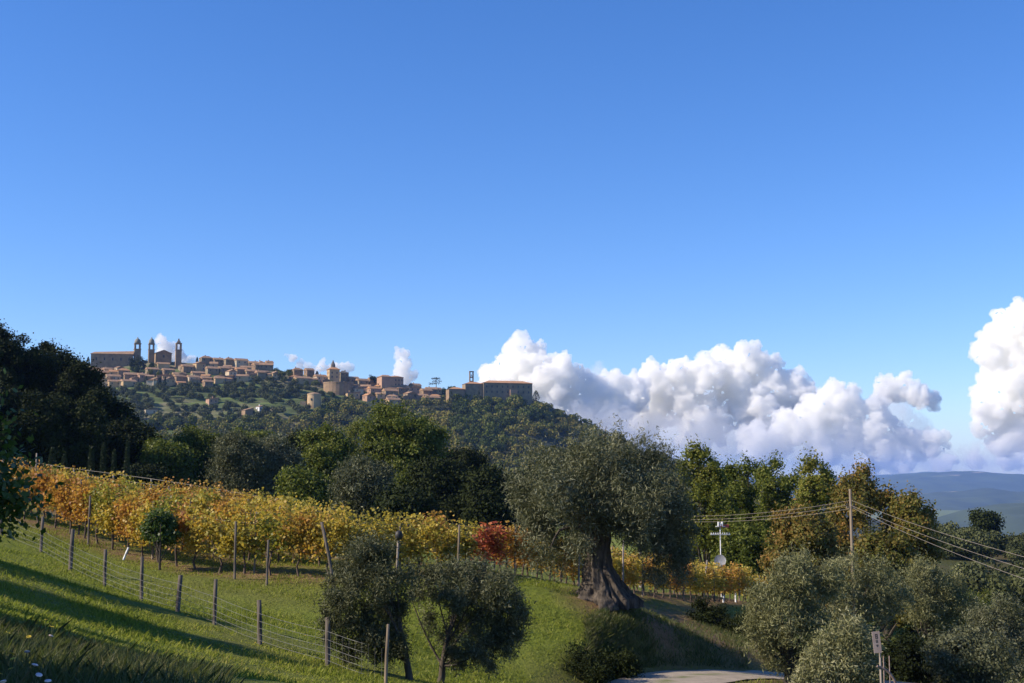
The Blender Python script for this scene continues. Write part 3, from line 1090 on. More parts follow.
# ---------- two dark olives by the wire fence
def lobes_px(base, Yd, lst):
    out = []
    k = Yd / F
    for (px, py, r, dy) in lst:
        p = at(px, py, Yd + dy) - np.array(base)
        out.append((p[0], p[1], p[2], r * k, r * k, r * k))
    return out


b1 = gp(412, 32.0)
make_tree("olive_tree", "dark rounded olive on a leaning trunk, left of the pair beside the wire fence", "olive tree", b1, 3.6, 2.6, 'olive', 31,
          lobes_px(b1, 32.0, [(362, 560, 24, 0), (345, 580, 20, .3), (340, 605, 18, -.2), (385, 580, 20, -.4), (380, 615, 24, .3), (355, 630, 20, 0), (400, 600, 12, .2), (372, 640, 16, -.2), (336, 636, 10, 0), (395, 636, 12, .4), (384, 551, 13, 0), (352, 592, 18, -.6), (350, 652, 12, .2), (383, 655, 11, 0), (398, 645, 11, -.2), (330, 622, 9, 0), (372, 560, 16, .5), (406, 575, 9, 0)]),
          leaf=(0.11, 0.024), nclump=420, per=85, rc=0.20, mat=olive_leaf, bark=bark_dark, tr=0.11, lean=(-1.1, 0), limbs=12, shell=0.30, droop=0.4, outer=.09, upright=0.35, trunk_h=0.15)
b2 = gp(440, 33.5)
make_tree("olive_tree", "dark spreading olive with a forked base, right of the pair beside the wire fence", "olive tree", b2, 3.3, 3.2, 'olive', 37,
          lobes_px(b2, 33.5, [(440, 580, 16, 0), (425, 572, 10, .3), (470, 578, 22, .2), (500, 585, 20, -.3), (512, 610, 18, .2), (490, 620, 24, 0), (462, 610, 20, .5), (505, 638, 18, .1), (475, 645, 18, -.4), (520, 630, 9, 0), (452, 600, 14, -.6), (448, 636, 9, .3), (428, 598, 12, 0), (415, 588, 10, .2), (432, 622, 9, 0), (455, 655, 12, 0), (490, 657, 12, .2), (523, 598, 9, 0), (450, 568, 9, 0), (490, 568, 9, 0), (418, 570, 8, 0)]),
          leaf=(0.11, 0.024), nclump=430, per=85, rc=0.20, mat=olive_leaf, bark=bark_dark, tr=0.11, lean=(0.9, 0), limbs=12, shell=0.30, droop=0.4, outer=.09, upright=0.35, trunk_h=0.15)

# ---------- olives and bushes at lower right
RO = [("silvery olive on a short pale trunk beside the gravel track", 786, 43.3, 4.5, [(790, 580, 24, 0), (765, 600, 20, .2), (760, 630, 18, 0), (785, 620, 26, -.6), (810, 600, 24, .5), (815, 630, 20, 0), (775, 655, 14, 0), (800, 655, 16, .3), (752, 612, 8, 0), (830, 580, 14, 0)], olive_leaf_light),
      ("broad grey olive below the utility pole, behind the trackside olive", 850, 57, 4.6, [(850, 575, 24, 0), (825, 580, 16, .4), (875, 580, 22, 0), (835, 600, 20, -.4), (870, 605, 24, .3), (895, 600, 16, .2), (850, 625, 20, 0), (800, 562, 11, 0)], olive_leaf_light),
      ("pale olive between the utility pole and the dark thicket on the right", 925, 62, 4.8, [(905, 580, 14, 0), (925, 575, 16, 0), (942, 590, 18, .2), (915, 600, 22, -.3), (955, 580, 10, .2), (935, 615, 20, 0), (960, 605, 16, .1)], olive_leaf_light),
      ("low bright olive in front of the board sign, at the lower edge", 845, 41, 3.2, [(850, 640, 22, 0), (825, 655, 20, .2), (840, 675, 26, 0), (866, 668, 15, -.2), (812, 680, 18, .1), (865, 645, 10, .2)], olive_leaf_light),
      ("small olive among the scrub, near the right picture edge", 985, 56, 3.6, [(985, 622, 20, 0), (1005, 612, 18, .2), (970, 640, 18, 0), (1000, 645, 24, -.3), (1022, 632, 20, .2)], olive_leaf),
      ]
for k, (lab, px, Yd, H, lst, mt) in enumerate(RO):
    b = gp(px, Yd)
    make_tree("olive_tree", lab, "olive tree", b, H, 4.0, 'olive', 60 + k, lobes_px(b, Yd, lst), leaf=(0.15, 0.032), nclump=300, per=85, rc=0.30, mat=mt, bark=bark_olive,
              tr=0.2, limbs=22, shell=0.35, droop=0.3, outer=.08, upright=0.55, trunk_h=0.15)
SH = [("low green bush at the lower edge right of the board sign", 925, 36, 1.9, 3.2, shrub_leaf, (660, 0)),
      ("dark green bush below the pale olive on the right", 905, 53, 2.2, 3.6, dark_leaf, (0, 0)),
      ("grey green bush beside the dark one on the right slope", 958, 50, 2.2, 3.6, olive_leaf, (0, 0)),
      ("bushy grey shrub in the lower right corner", 985, 38, 2.2, 2.8, olive_leaf_light, (0, 0)),
      ("yellowing shrub on the right slope below the ploughed field", 1010, 84, 3.6, 5.0, yellowgreen_leaf, (0, 0)),
      ("dense green shrub on the right slope left of the yellowing one", 965, 90, 3.8, 5.0, green_leaf, (0, 0)),
      ("dark thicket standing under the right end of the brown oak", 930, 84, 4.2, 5.0, dark_leaf, (0, 0)),
      ("olive green thicket at the right picture edge halfway up the slope", 1030, 70, 3.6, 5.0, olive_leaf, (0, 0)),
      ]
for k, (lab, px, Yd, H, W, mt, _) in enumerate(SH):
    make_tree("shrub", lab, "shrub", gp(px, Yd), H, W, 'shrub', 90 + k, leaf=(0.13, 0.06), nclump=150, per=110, rc=0.4, mat=mt, trunk_h=0.08, tr=0.07, limbs=14, shell=0.45)
# bare pale twigs in the lower right corner
tw = Tubes(5)
rs = np.random.default_rng(77)
for _ in range(34):
    a_ = np.array([rs.normal() * 0.15, rs.normal() * 0.1, 0])
    e_ = a_ + np.array([rs.normal() * 0.75, rs.normal() * 0.5, rs.uniform(1.2, 2.4)])
    pts = bez(a_, (a_ + e_) / 2 + np.array([rs.normal() * .1, 0, .3]), e_, 7)
    tw.add(pts, np.linspace(0.018, 0.004, 7))
    for _ in range(4):
        j = rs.integers(2, 6)
        e2 = pts[j] + np.array([rs.normal() * .35, rs.normal() * .25, rs.uniform(0.2, .6)])
        tw.add(bez(pts[j], (pts[j] + e2) / 2, e2, 4), np.linspace(0.009, 0.003, 4))
bp = gp(1000, 31)
ot = tw.build("bare_shrub", wood_pale)
ot.location = bp
tag(ot, "bare shrub of thin pale twigs in the lower right corner", "shrub")

# ---------- the wood behind the vineyard
MID = [  # label, px, Y, top py, width px, material, density
    ("nearly black evergreen oak, tallest, at the left picture edge", -12, 150, 326, 120, dark_leaf),
    ("black evergreen oak right beside the tallest one on the left", 40, 158, 340, 90, dark_leaf),
    ("dark evergreen oak whose round top meets the town's left end", 78, 150, 358, 70, dark_leaf),
    ("dark evergreen oak stepping down below the town's left end", 104, 146, 388, 62, dark_leaf),
    ("lowest of the dark evergreen oaks stepping down from the left", 128, 140, 418, 52, dark_leaf),
    ("dark evergreen oak behind the thin cypresses", 60, 132, 396, 90, dark_leaf),
    ("dark evergreen oak low at the left edge behind the golden vines", 5, 130, 390, 90, dark_leaf),
    ("bright green broadleaf behind the vineyard, leftmost of the green ones", 163, 138, 440, 58, green_leaf),
    ("green broadleaf crown rising behind the leftmost green one", 196, 162, 428, 60, green_leaf),
    ("tall olive grey tree behind the middle of the golden vines, left of its twin", 236, 128, 428, 52, olive_leaf),
    ("tall olive grey tree with a wispy crown, right of its twin", 272, 132, 432, 50, olive_leaf),
    ("lime green broadleaf between the grey trees and the big dark crown", 322, 140, 420, 62, green_leaf),
    ("big round deep green tree, tallest of the wood below the town", 397, 142, 402, 108, green_leaf),
    ("grey green olive in front of the big round green tree", 362, 112, 452, 56, olive_leaf),
    ("dark green tree at the right foot of the big round one", 440, 134, 452, 66, dark_leaf),
    ("dusky olive green tree left of the huge ancient olive's crown", 486, 128, 462, 56, dark_leaf),
    ("shadowy tree behind the left side of the ancient olive's crown", 530, 138, 466, 62, dark_leaf),
    ("low dark tree right behind the vines by the slanted post", 405, 104, 490, 60, dark_leaf),
    ("brownish tree on the hill foot left of the big round green one", 356, 250, 418, 40, yellowgreen_leaf),
    ("small green tree between the two grey trees and the vines", 305, 120, 470, 46, green_leaf),
    ("rounded green tree in the gap behind the two grey trees", 256, 170, 424, 70, green_leaf),
    ("broad dusky green tree filling the gap left of the lime green broadleaf", 296, 158, 428, 60, dark_leaf),
    ("muted green tree right of the big round one, behind the dark foot tree", 468, 165, 446, 60, dark_leaf),
    ("dark low tree at the vineyard's back corner by the tall cypress", 140, 124, 470, 44, dark_leaf),
]
for k, (lab, px, Yd, top, wpx, mt) in enumerate(MID):
    b = gp(px, Yd)
    H = at(px, top, Yd)[2] - b.z - 0.6
    W = wpx * Yd / F
    dense = mt is dark_leaf
    make_tree("oak_tree" if mt is dark_leaf else ("olive_tree" if mt is olive_leaf else "broadleaf_tree"), lab, "tree", b, H, W, 't', 200 + k, leaf=(0.32, 0.19) if mt is not olive_leaf else (0.34, 0.09),
              nclump=int(150 + W * 14), per=230 if dense else 180, rc=0.95, mat=mt, trunk_h=0.10, tr=0.3, limbs=16, shell=0.45, outer=0.06, droop=0.15,
              upright=0.6 if mt is olive_leaf else 0.0)
# ---------- trees on the right
RT = [
    ("pale green feathery tree just right of the ancient olive", 704, 108, 436, 62, yellowgreen_leaf),
    ("green tree behind the antenna mast, with a dark middle", 742, 116, 452, 56, green_leaf),
    ("green tree with a split top between the antenna and the utility pole", 778, 112, 450, 54, green_leaf),
    ("yellow green tree whose airy top stands left of the utility pole", 816, 104, 450, 58, yellowgreen_leaf),
    ("large rust brown oak behind the utility pole", 868, 94, 457, 96, autumn_leaf),
    ("dark rust coloured oak at the right end of the autumn trees", 912, 92, 488, 62, autumn_leaf),
    ("orange brown low tree left of the utility pole's foot", 806, 88, 505, 84, autumn_leaf),
    ("dark green tree in the shade behind the ancient olive's right side", 672, 118, 478, 56, dark_leaf),
    ("rusty low tree at the right foot of the utility pole", 884, 82, 520, 74, autumn_leaf),
    ("low green tree hidden behind the antenna's foot", 745, 100, 520, 70, green_leaf),
]
for k, (lab, px, Yd, top, wpx, mt) in enumerate(RT):
    b = gp(px, Yd)
    H = at(px, top, Yd)[2] - b.z - 0.6
    W = wpx * Yd / F
    make_tree("oak_tree" if mt is autumn_leaf else "broadleaf_tree", lab, "tree", b, H, W, 't', 300 + k, leaf=(0.24, 0.14), nclump=int(150 + W * 16), per=100, rc=0.5, mat=mt,
              trunk_h=0.10, tr=0.22, limbs=30, shell=0.40, outer=0.10, droop=0.05, upright=1.0)
# far slope on the right
b = gp(986, 232)
make_tree("broadleaf_tree", "round dark tree alone on the far ridge below the blue hills", "tree", b, 6.8, 6.6, 't', 350, leaf=(0.5, 0.3), nclump=110, per=110, rc=1.1, mat=dark_leaf, trunk_h=0.12, tr=0.3, limbs=8)


# ---------- low detail trees copied over the slopes
def small_crown(seed, H, W, n, leaf, mat, flat=0.8):
    rs = np.random.default_rng(seed)
    P, RAD = [], []
    nl = 7
    for i in range(nl):
        c = np.array([rs.normal() * W * 0.2, rs.normal() * W * 0.2, H * 0.55 + rs.normal() * H * 0.13])
        q = unit(rs.normal(size=(n // nl, 3))) * rs.uniform(0.5, 1.0, (n // nl, 1)) ** 0.5 * np.array([W * .3, W * .3, H * 0.32])
        P.append(c + q)
        RAD.append(unit(q))
    P = np.concatenate(P)
    V, Q = leaf_arrays(P, leaf, leaf * flat, None, rs, rad=np.concatenate(RAD))
    return V, Q, rs.uniform(0, 1, len(P))


def proto_mesh(seed, H, W, n, leaf, mat):
    V, Q, rr = small_crown(seed, H, W, n, leaf, mat)
    return np_mesh("crown", V, Q, 4, mat, rr)


far_ol = [proto_mesh(400 + i, 5.8, 8.6, 520, 1.0, far_olive_leaf) for i in range(3)]
far_ok = [proto_mesh(410 + i, 9.0, 11.0, 480, 1.4, far_leaf) for i in range(4)]
ridge_ol = [proto_mesh(430 + i, 4.2, 4.8, 700, 0.42, far_olive_leaf) for i in range(2)]
hill_rs = random.Random(3)


def occupied(x, y):
    return any(abs(x - hx_) < w_ * 0.5 + 3 and abs(y - hy_) < 8 for hx_, hy_, w_ in HOUSES)


# ------------------------------------------------------------------ the town
HOUSES = []
YP = 1.0


def windows_for(root, w, d, hw, rs, wallmat):
    """small dark openings on the front and the left side, each a part"""
    nst = max(1, int(hw // 3.2))
    nx = max(1, int(w // 4.0))
    cnt = 0
    for s in range(nst):
        for i in range(nx):
            if rs.random() < 0.3 or cnt > 7:
                continue
            cnt += 1
            x = -w / 2 + (i + 0.5) * w / nx + rs.uniform(-.4, .4)
            MB().box((x, -d / 2 - 0.02, hw - 1.9 - s * 3.1), (1.1, 0.12, 1.6)).build("window", window_mat if rs.random() < .6 else shutter_mat, root)
        if d > 5 and rs.random() < 0.6:
            MB().box((-w / 2 - 0.02, rs.uniform(-d * .25, d * .25), hw - 1.9 - s * 3.1), (0.12, 1.0, 1.5)).build("window", window_mat, root)


def house(px, py, wpx, hpx, rot, wm, rm, label, rtype='gable', name="stone_house", depth=None, foot=9):
    p = hill_hit(px, py)
    k = p[1] / F
    w, H = wpx * k * 0.82, hpx * k * .95
    d = depth if depth else max(7.0, w * 0.62)
    rs = random.Random(int(px * 31 + py))
    root = empty(name, p, R(rot + 8), label, "house", None)
    hr = min(H * 0.30, 0.30 * d)
    hw = H - hr
    HOUSES.append((p[0], p[1], w))
    MB().box((0, 0, (hw - foot) / 2), (w, d, hw + foot)).build("wall", wm, root)
    e = 0.5
    rf = MB()
    W2, D2 = w / 2 + e, d / 2 + e
    if rtype == 'gable':      # ridge along the front
        pts = [(-W2, -D2, hw - .15), (W2, -D2, hw - .15), (W2, D2, hw - .15), (-W2, D2, hw - .15), (-W2, 0, hw + hr), (W2, 0, hw + hr)]
        rf.poly(pts, [(0, 1, 5, 4), (2, 3, 4, 5), (3, 0, 4), (1, 2, 5), (0, 3, 2, 1)])
    elif rtype == 'front':    # gable end to the front
        pts = [(-W2, -D2, hw - .15), (W2, -D2, hw - .15), (W2, D2, hw - .15), (-W2, D2, hw - .15), (0, -D2, hw + hr), (0, D2, hw + hr)]
        rf.poly(pts, [(3, 0, 4, 5), (1, 2, 5, 4), (0, 1, 4), (2, 3, 5), (0, 3, 2, 1)])
    elif rtype == 'hip':
        r_ = max(0.5, W2 - D2 * 0.9)
        pts = [(-W2, -D2, hw - .15), (W2, -D2, hw - .15), (W2, D2, hw - .15), (-W2, D2, hw - .15), (-r_, 0, hw + hr), (r_, 0, hw + hr)]
        rf.poly(pts, [(0, 1, 5, 4), (2, 3, 4, 5), (3, 0, 4), (1, 2, 5), (0, 3, 2, 1)])
    else:                     # shed, falling to the left
        pts = [(-W2, -D2, hw - .15), (W2, -D2, hw - .15), (W2, D2, hw - .15), (-W2, D2, hw - .15), (W2, -D2, hw + hr), (W2, D2, hw + hr)]
        rf.poly(pts, [(0, 4, 5, 3), (1, 2, 5, 4), (0, 1, 4), (2, 3, 5), (0, 3, 2, 1)])
    ro = rf.build("roof", rm, root)
    if rs.random() < 0.6:
        MB().box((rs.uniform(-w * .3, w * .3), d * 0.12, hw + hr + 0.1), (0.8, 0.8, 1.5)).build("chimney", wm, ro)
    windows_for(root, w, d, hw, rs, wm)
    return root


WMS = {'b': wall_brick, 'o': wall_ochre, 'p': wall_pale, 's': wall_stone, 'k': wall_pink}
RMS = {'t': roof_tile, 'o': roof_orange, 'd': roof_dark}
HL = [  # px, base py, w, h, rot, wall, roof, type, where
    (206, 363.5, 15, 9, 28, 's', 't', 'hip', "right of the slender bell tower, first on the skyline"),
    (218, 365, 11, 8, 20, 'b', 't', 'gable', "second on the skyline right of the bell tower"),
    (229, 364, 13, 9, 32, 's', 't', 'hip', "third on the skyline right of the bell tower"),
    (241, 363, 15, 9, 25, 'p', 't', 'gable', "palest on the skyline between bell tower and tower house"),
    (253, 366, 11, 7, 15, 's', 't', 'gable', "right of the palest skyline house"),
    (261, 367, 9, 8, 30, 'k', 't', 'hip', "next to last of the left skyline row"),
    (269, 368, 8, 9, 22, 'b', 't', 'gable', "at the right end of the left skyline row"),
    (187, 372, 13, 8, 30, 'b', 't', 'gable', "at the right foot of the bell tower"),
    (199, 371, 13, 10, 38, 'o', 't', 'front', "ochre, two plots right of the bell tower"),
    (212, 374, 14, 8, 25, 's', 't', 'gable', "below the first skyline house"),
    (224, 373, 13, 7, 30, 's', 't', 'gable', "in the middle row below the second skyline house"),
    (231, 378, 11, 9, 35, 'p', 't', 'front', "white fronted, in the middle row right of the bell tower"),
    (241, 374, 13, 7, 25, 'b', 'o', 'gable', "orange roofed, below the palest skyline house"),
    (251, 376, 13, 7, 20, 's', 't', 'gable', "in the middle row under the skyline's right part"),
    (247, 380, 9, 6, 35, 'p', 't', 'front', "small and white walled, lowest in the middle of the left half"),
    (262, 378, 15, 8, 28, 's', 't', 'gable', "wide, at the olive grove's edge under the skyline's right end"),
    (275, 379, 11, 8, 32, 'o', 't', 'front', "rightmost of the left half, above the olive grove"),
    (224, 382, 16, 5, 25, 'k', 'o', 'gable', "long and low orange roofed, at the top of the grove"),
    (96, 376, 16, 9, 20, 'b', 't', 'gable', "leftmost, under the long cathedral wall"),
    (108, 375, 11, 8, 30, 's', 't', 'gable', "second from the left under the cathedral wall"),
    (119, 372, 10, 6, 38, 'p', 't', 'front', "small pale one under the cathedral wall"),
    (113, 381, 16, 7, 25, 'p', 't', 'gable', "pale and wide, in the lower left row"),
    (99, 386, 15, 8, 22, 's', 't', 'gable', "lowest at the left end of town"),
    (130, 380, 14, 8, 18, 'b', 't', 'gable', "below the dark tree by the domed towers"),
    (143, 379, 12, 6, 30, 'k', 't', 'gable', "pinkish, below the second domed tower"),
    (128, 386, 17, 7, 34, 'o', 't', 'gable', "ochre with a broad sloping roof, at the grove's upper edge"),
    (152, 374, 14, 7, 26, 's', 't', 'gable', "under the second domed tower"),
    (163, 368, 14, 6, 20, 'o', 't', 'gable', "just under the gabled church"),
    (168, 374, 14, 6, 32, 'b', 't', 'gable', "left of the bell tower's foot, lower down"),
    (156, 384, 12, 7, 36, 'p', 't', 'front', "pale, above the grove below the gabled church"),
    (169, 384, 11, 7, 30, 'o', 't', 'front', "yellow fronted, above the grove below the bell tower"),
    (179, 379, 15, 7, 24, 's', 't', 'gable', "in front of the bell tower's foot"),
    (193, 381, 14, 6, 30, 'p', 't', 'gable', "pale and low, right of the bell tower above the grove"),
    (206, 382, 12, 6, 22, 'k', 't', 'gable', "low pink one above the grove"),
    (181, 386, 11, 5, 30, 'b', 'o', 'gable', "lowest under the bell tower"),
    (297, 378, 12, 11, 26, 'b', 't', 'hip', "left end of the right half"),
    (309, 374, 10, 8, 30, 'b', 't', 'gable', "dark one on the skyline left of the tower house"),
    (302, 383, 19, 7, 24, 'o', 't', 'gable', "long one below the left end of the right half"),
    (320, 382, 14, 8, 30, 'p', 't', 'gable', "pale one at the left foot of the tower house"),
    (343, 382, 11, 12, 26, 's', 'd', 'hip', "grey one at the right side of the tower house"),
    (353, 385, 12, 9, 20, 'b', 't', 'gable', "second right of the tower house"),
    (362, 387, 14, 9, 30, 's', 't', 'gable', "third right of the tower house"),
    (373, 386, 12, 9, 26, 'b', 't', 'gable', "left foot of the big rounded block"),
    (357, 394, 13, 8, 36, 'p', 't', 'front', "white streaked one under the brick bastion's right end"),
    (374, 394, 15, 8, 30, 'k', 'o', 'gable', "pink one below the big rounded block"),
    (390, 397, 17, 9, 24, 's', 't', 'gable', "low block under the big rounded block"),
    (368, 401, 10, 8, 36, 'k', 'o', 'front', "small salmon one at the wood's edge"),
    (402, 393, 15, 7, 28, 'b', 't', 'gable', "right of the big rounded block"),
    (415, 390, 13, 8, 30, 'p', 't', 'gable', "on the skyline right of the big rounded block"),
    (393, 406, 16, 9, 26, 'o', 't', 'gable', "yellowish one lowest at the wood's edge"),
    (410, 400, 14, 9, 34, 's', 't', 'front', "in the lower row left of the convent"),
    (426, 397, 13, 9, 28, 'b', 't', 'gable', "under the umbrella pine"),
    (436, 394, 12, 7, 26, 'o', 't', 'gable', "between the umbrella pine and the convent"),
    (431, 403, 19, 8, 22, 's', 't', 'gable', "wide low one left of the convent"),
]
KD = {'b': 'brick brown', 's': 'grey stone', 'o': 'ochre', 'p': 'pale plastered', 'k': 'pinkish'}
for (px, py, w, h, rot, wm, rm, ty, where) in HL:
    o = house(px, py, w, h, rot, WMS[wm], RMS[rm], "%s house, %s" % (KD[wm], where), ty)
    o["group"] = "houses of the hilltop town"


EX = []
hrs = random.Random(21)
for rown, (xa, xb, fy, step) in {"uppermost": (186, 274, lambda q: 369.5 + (q - 186) * .02, 9.5), "middle": (92, 280, lambda q: 378.5 + 1.5 * math.sin(q * .09), 11), "lowest": (104, 232, lambda q: 384.5 + 1.5 * math.sin(q * .13), 12.5),
                                 "right upper": (296, 440, lambda q: np.interp(q, [296, 330, 360, 440], [380, 386, 390, 394]), 13), "right lower": (352, 446, lambda q: np.interp(q, [352, 446], [398, 401]), 14)}.items():
    q = xa
    n_ = 0
    while q < xb:
        n_ += 1
        EX.append((q + hrs.uniform(-2, 2), fy(q) + hrs.uniform(-1.5, 1.5), hrs.uniform(9, 16), hrs.uniform(5, 8), rown, n_))
        q += step * hrs.uniform(.8, 1.3)
for (px, py, w, h, rown, n_) in EX:
    wk = hrs.choice('bbsoopk')
    house(px, py, w, h, hrs.uniform(-8, 40), WMS[wk], RMS[hrs.choice('tttto')], "small %s house, number %d from the left in the %s town row" % (KD[wk], n_, rown), hrs.choice(['gable', 'gable', 'front', 'hip', 'shed']))["group"] = "houses of the hilltop town"


def hp(px, py):
    return hill_hit(px, py)


# the long cathedral with its two domed bell towers
p = hp(112, 366)
k = p[1] / F
root = empty("cathedral", p, R(16), "long brown cathedral wall with a low tiled roof at the town's left top", "church")
HOUSES.append((p[0], p[1], 42))
w = 40 * k
MB().box((0, 0, 0), (w, 16, 22)).build("wall", wall_brick, root)
MB().poly([(-w / 2 - .6, -8.6, 10.9), (w / 2 + .6, -8.6, 11.2), (w / 2 + .6, 8.6, 11.2), (-w / 2 - .6, 8.6, 10.9), (-w / 2 + 3, 0, 13.4), (w / 2 + .6, 0, 15)],
          [(0, 1, 5, 4), (2, 3, 4, 5), (3, 0, 4), (1, 2, 5), (0, 3, 2, 1)]).build("roof", roof_tile, root)
for i in range(5):
    MB().box((-w / 2 + 5 + i * 7.5, -8.03, 6), (1.3, 0.14, 2.6)).build("window", window_mat, root)


def domed_tower(px, py, H, wd, label):
    p = hp(px, 362)
    p[1] -= 0
    z = at(px, py, p[1])[2]
    root = empty("bell_tower", (p[0], p[1], z), R(24), label, "bell tower", "domed bell towers of the cathedral")
    HOUSES.append((p[0], p[1], wd))
    hb = H * 0.40
    MB().box((0, 0, hb / 2 - 6), (wd, wd, hb + 12)).box((0, 0, hb + .15), (wd + .8, wd + .8, .5)).build("wall", wall_stone, root)
    m = MB()
    for sx in (-1, 1):
        for sy in (-1, 1):
            m.box((sx * wd * .36, sy * wd * .36, hb + H * .125 + .4), (wd * .22, wd * .22, H * .25))
    m.box((0, 0, hb + H * .25 + .9), (wd + .5, wd + .5, .9))
    m.build("belfry", wall_stone, root)
    hb2 = hb + H * .25 + 1.3
    MB().lathe((0, 0, hb2), [(wd * .48, 0), (wd * .50, H * .05), (wd * .49, H * .12), (wd * .40, H * .19), (wd * .22, H * .245), (wd * .11, H * .26), (wd * .09, H * .31), (wd * .02, H * .345)], 12).build("dome", dome_mat, root, smooth=True)
    return root


domed_tower(137, 357, 18.5, 6.0, "left one of two domed stone bell towers beside the long cathedral")
domed_tower(151, 358, 19.5, 5.4, "right one of two domed stone bell towers beside the gabled church")
# gabled church
p = hp(162, 362)
k = p[1] / F
root = empty("church", p, R(24), "brown church with a pointed gable between domed and slender towers", "church")
HOUSES.append((p[0], p[1], 15))
MB().box((0, 0, 0.0), (15, 20, 16)).build("wall", wall_brick, root)
MB().poly([(-8.2, -10.6, 7.8), (8.2, -10.6, 7.8), (8.2, 10.6, 7.8), (-8.2, 10.6, 7.8), (0, -10.6, 11.0), (0, 10.6, 11.0)],
          [(3, 0, 4, 5), (1, 2, 5, 4), (0, 1, 4), (2, 3, 5), (0, 3, 2, 1)]).build("roof", roof_tile, root)
MB().box((0, -10.02, 4.6), (1.6, .14, 2.4)).build("window", window_mat, root)
# slender tower
p = hp(178, 368)
z = at(178, 368, p[1])[2]
root = empty("bell_tower", (p[0], p[1], z), R(22), "tall slender brick bell tower with an open belfry, above the middle of the left houses", "bell tower")
HOUSES.append((p[0], p[1], 6))
m = MB().box((0, 0, 5), (5.4, 5.4, 24)).box((0, 0, 17.2), (6.0, 6.0, .6))
m.build("wall", wall_brick, root)
m = MB()
for sx in (-1, 1):
    for sy in (-1, 1):
        m.box((sx * 2.0, sy * 2.0, 20.3), (1.3, 1.3, 5.8))
m.box((0, 0, 23.6), (5.6, 5.6, 1.0))
m.build("belfry", wall_brick, root)
MB().lathe((0, 0, 24.1), [(2.4, 0), (2.3, 1.2), (1.0, 2.6), (.9, 3.8), (.1, 4.6)], 4, True).build("roof", wall_brick, root)
# tower house with a spire behind
p = hp(333, 384)
root = empty("tower_house", p, R(24), "tall tower house with an orange tiled roof and a small dark spire", "house")
HOUSES.append((p[0], p[1], 12))
MB().box((0, 0, 4), (10, 10, 20)).build("wall", wall_ochre, root)
MB().poly([(-5.8, -5.8, 13.8), (5.8, -5.8, 13.8), (5.8, 5.8, 13.8), (-5.8, 5.8, 13.8), (-1.2, 0, 16.8), (1.2, 0, 16.8)],
          [(0, 1, 5, 4), (2, 3, 4, 5), (3, 0, 4), (1, 2, 5), (0, 3, 2, 1)]).build("roof", roof_orange, root)
for i in (-1, 1):
    for s in (0, 1):
        MB().box((i * 2.4, -5.02, 10.5 - s * 4), (1.2, .14, 1.8)).build("window", window_mat, root)
        MB().box((-5.02, i * 2.4, 10.5 - s * 4), (.14, 1.2, 1.8)).build("window", window_mat, root)
MB().lathe((0, 1.0, 16.2), [(2.3, 0), (2.3, 2.0), (1.9, 3.4), (.9, 5.4), (.15, 7.2)], 8).build("spire", roof_dark, root)
# brick bastion
p = hp(340, 394)
root = empty("bastion", p, R(18), "curved brick bastion wall below the tower house", "wall")
HOUSES.append((p[0], p[1], 30))
MB().lathe((0, 8, -8), [(14.5, 0), (14.2, 18), (14.5, 18.1), (14.5, 19.2)], 26).build("wall", wall_brick, root)
# big rounded block
p = hp(390, 391)
root = empty("apartment_block", p, R(26), "big rounded brick block highest on the skyline right of the tower house", "building")
HOUSES.append((p[0], p[1], 24))
MB().box((-6, 0, 2), (10, 14, 22)).box((3, 1, 1.6), (12, 15, 22)).lathe((6, 0.5, -9), [(7.4, 0), (7.4, 22)], 20).build("wall", wall_pink, root)
MB().poly([(-11.6, -7.6, 13.2), (-1, -7.6, 13.2), (-1, 7.6, 13.2), (-11.6, 7.6, 13.2), (-8, 0, 15.4), (-2, 0, 15.4)],
          [(0, 1, 5, 4), (2, 3, 4, 5), (3, 0, 4), (1, 2, 5), (0, 3, 2, 1)]).lathe((5.5, 0.8, 13), [(8.4, 0), (8.4, .3), (3, 1.8), (.3, 2.2)], 20).build("roof", roof_tile, root)
for i in range(6):
    a_ = -1.9 + i * 0.42
    for s in (0, 1):
        MB().box((6 + 7.42 * math.sin(a_ + .7), .5 - 7.42 * math.cos(a_ + .7), 10.2 - s * 4.2), (1.1, .5, 1.7), a_ + .7).build("window", window_mat, root)
# round tower among the terraces
p = hp(314, 407)
root = empty("round_tower", p, 0, "stout round stone tower standing alone on the terraces", "tower")
HOUSES.append((p[0], p[1], 20))
k = p[1] / F
MB().lathe((0, 0, -4), [(7.3 * k, 0), (6.7 * k, 14.5), (7.0 * k, 14.6), (7.0 * k, 15.6)], 26).build("wall", wall_ochre, root)
MB().lathe((0, 0, 11.6), [(6.6 * k, 0), (3, 1.0), (.3, 1.4)], 26).build("roof", roof_tile, root)
MB().box((-1.6, -6.8 * k, 6.5), (1.0, .5, 1.8)).build("window", window_mat, root)
MB().box((-9.4, 0, 1.5), (5, 5, 7)).build("annex", wall_stone, root)
# convent on the right end of the town
p = at(501, 404, 1175)
zg = float(HZ(np.array([p[0]]), np.array([1175.0]))[0])
root = empty("convent", (p[0], 1175, zg), R(15), "long dark convent with an orange tiled roof closing the town on the right", "building")
k = 1175 / F
ztop = at(501, 383.5, 1175)[2] - zg
HOUSES.append((p[0], 1175, 95))
MB().box((5 * k, 0, ztop / 2 - 7), (50 * k, 17, ztop + 14)).build("wall", wall_stone, root)
MB().box((-29 * k, 1.0, ztop / 2 - 7.6), (18 * k, 14, ztop + 12.8)).build("wing", wall_stone, root)
MB().box((-47 * k, -1, ztop / 2 - 10.5), (16 * k, 14, ztop + 8)).build("wing", wall_brick, root)
rf = MB()


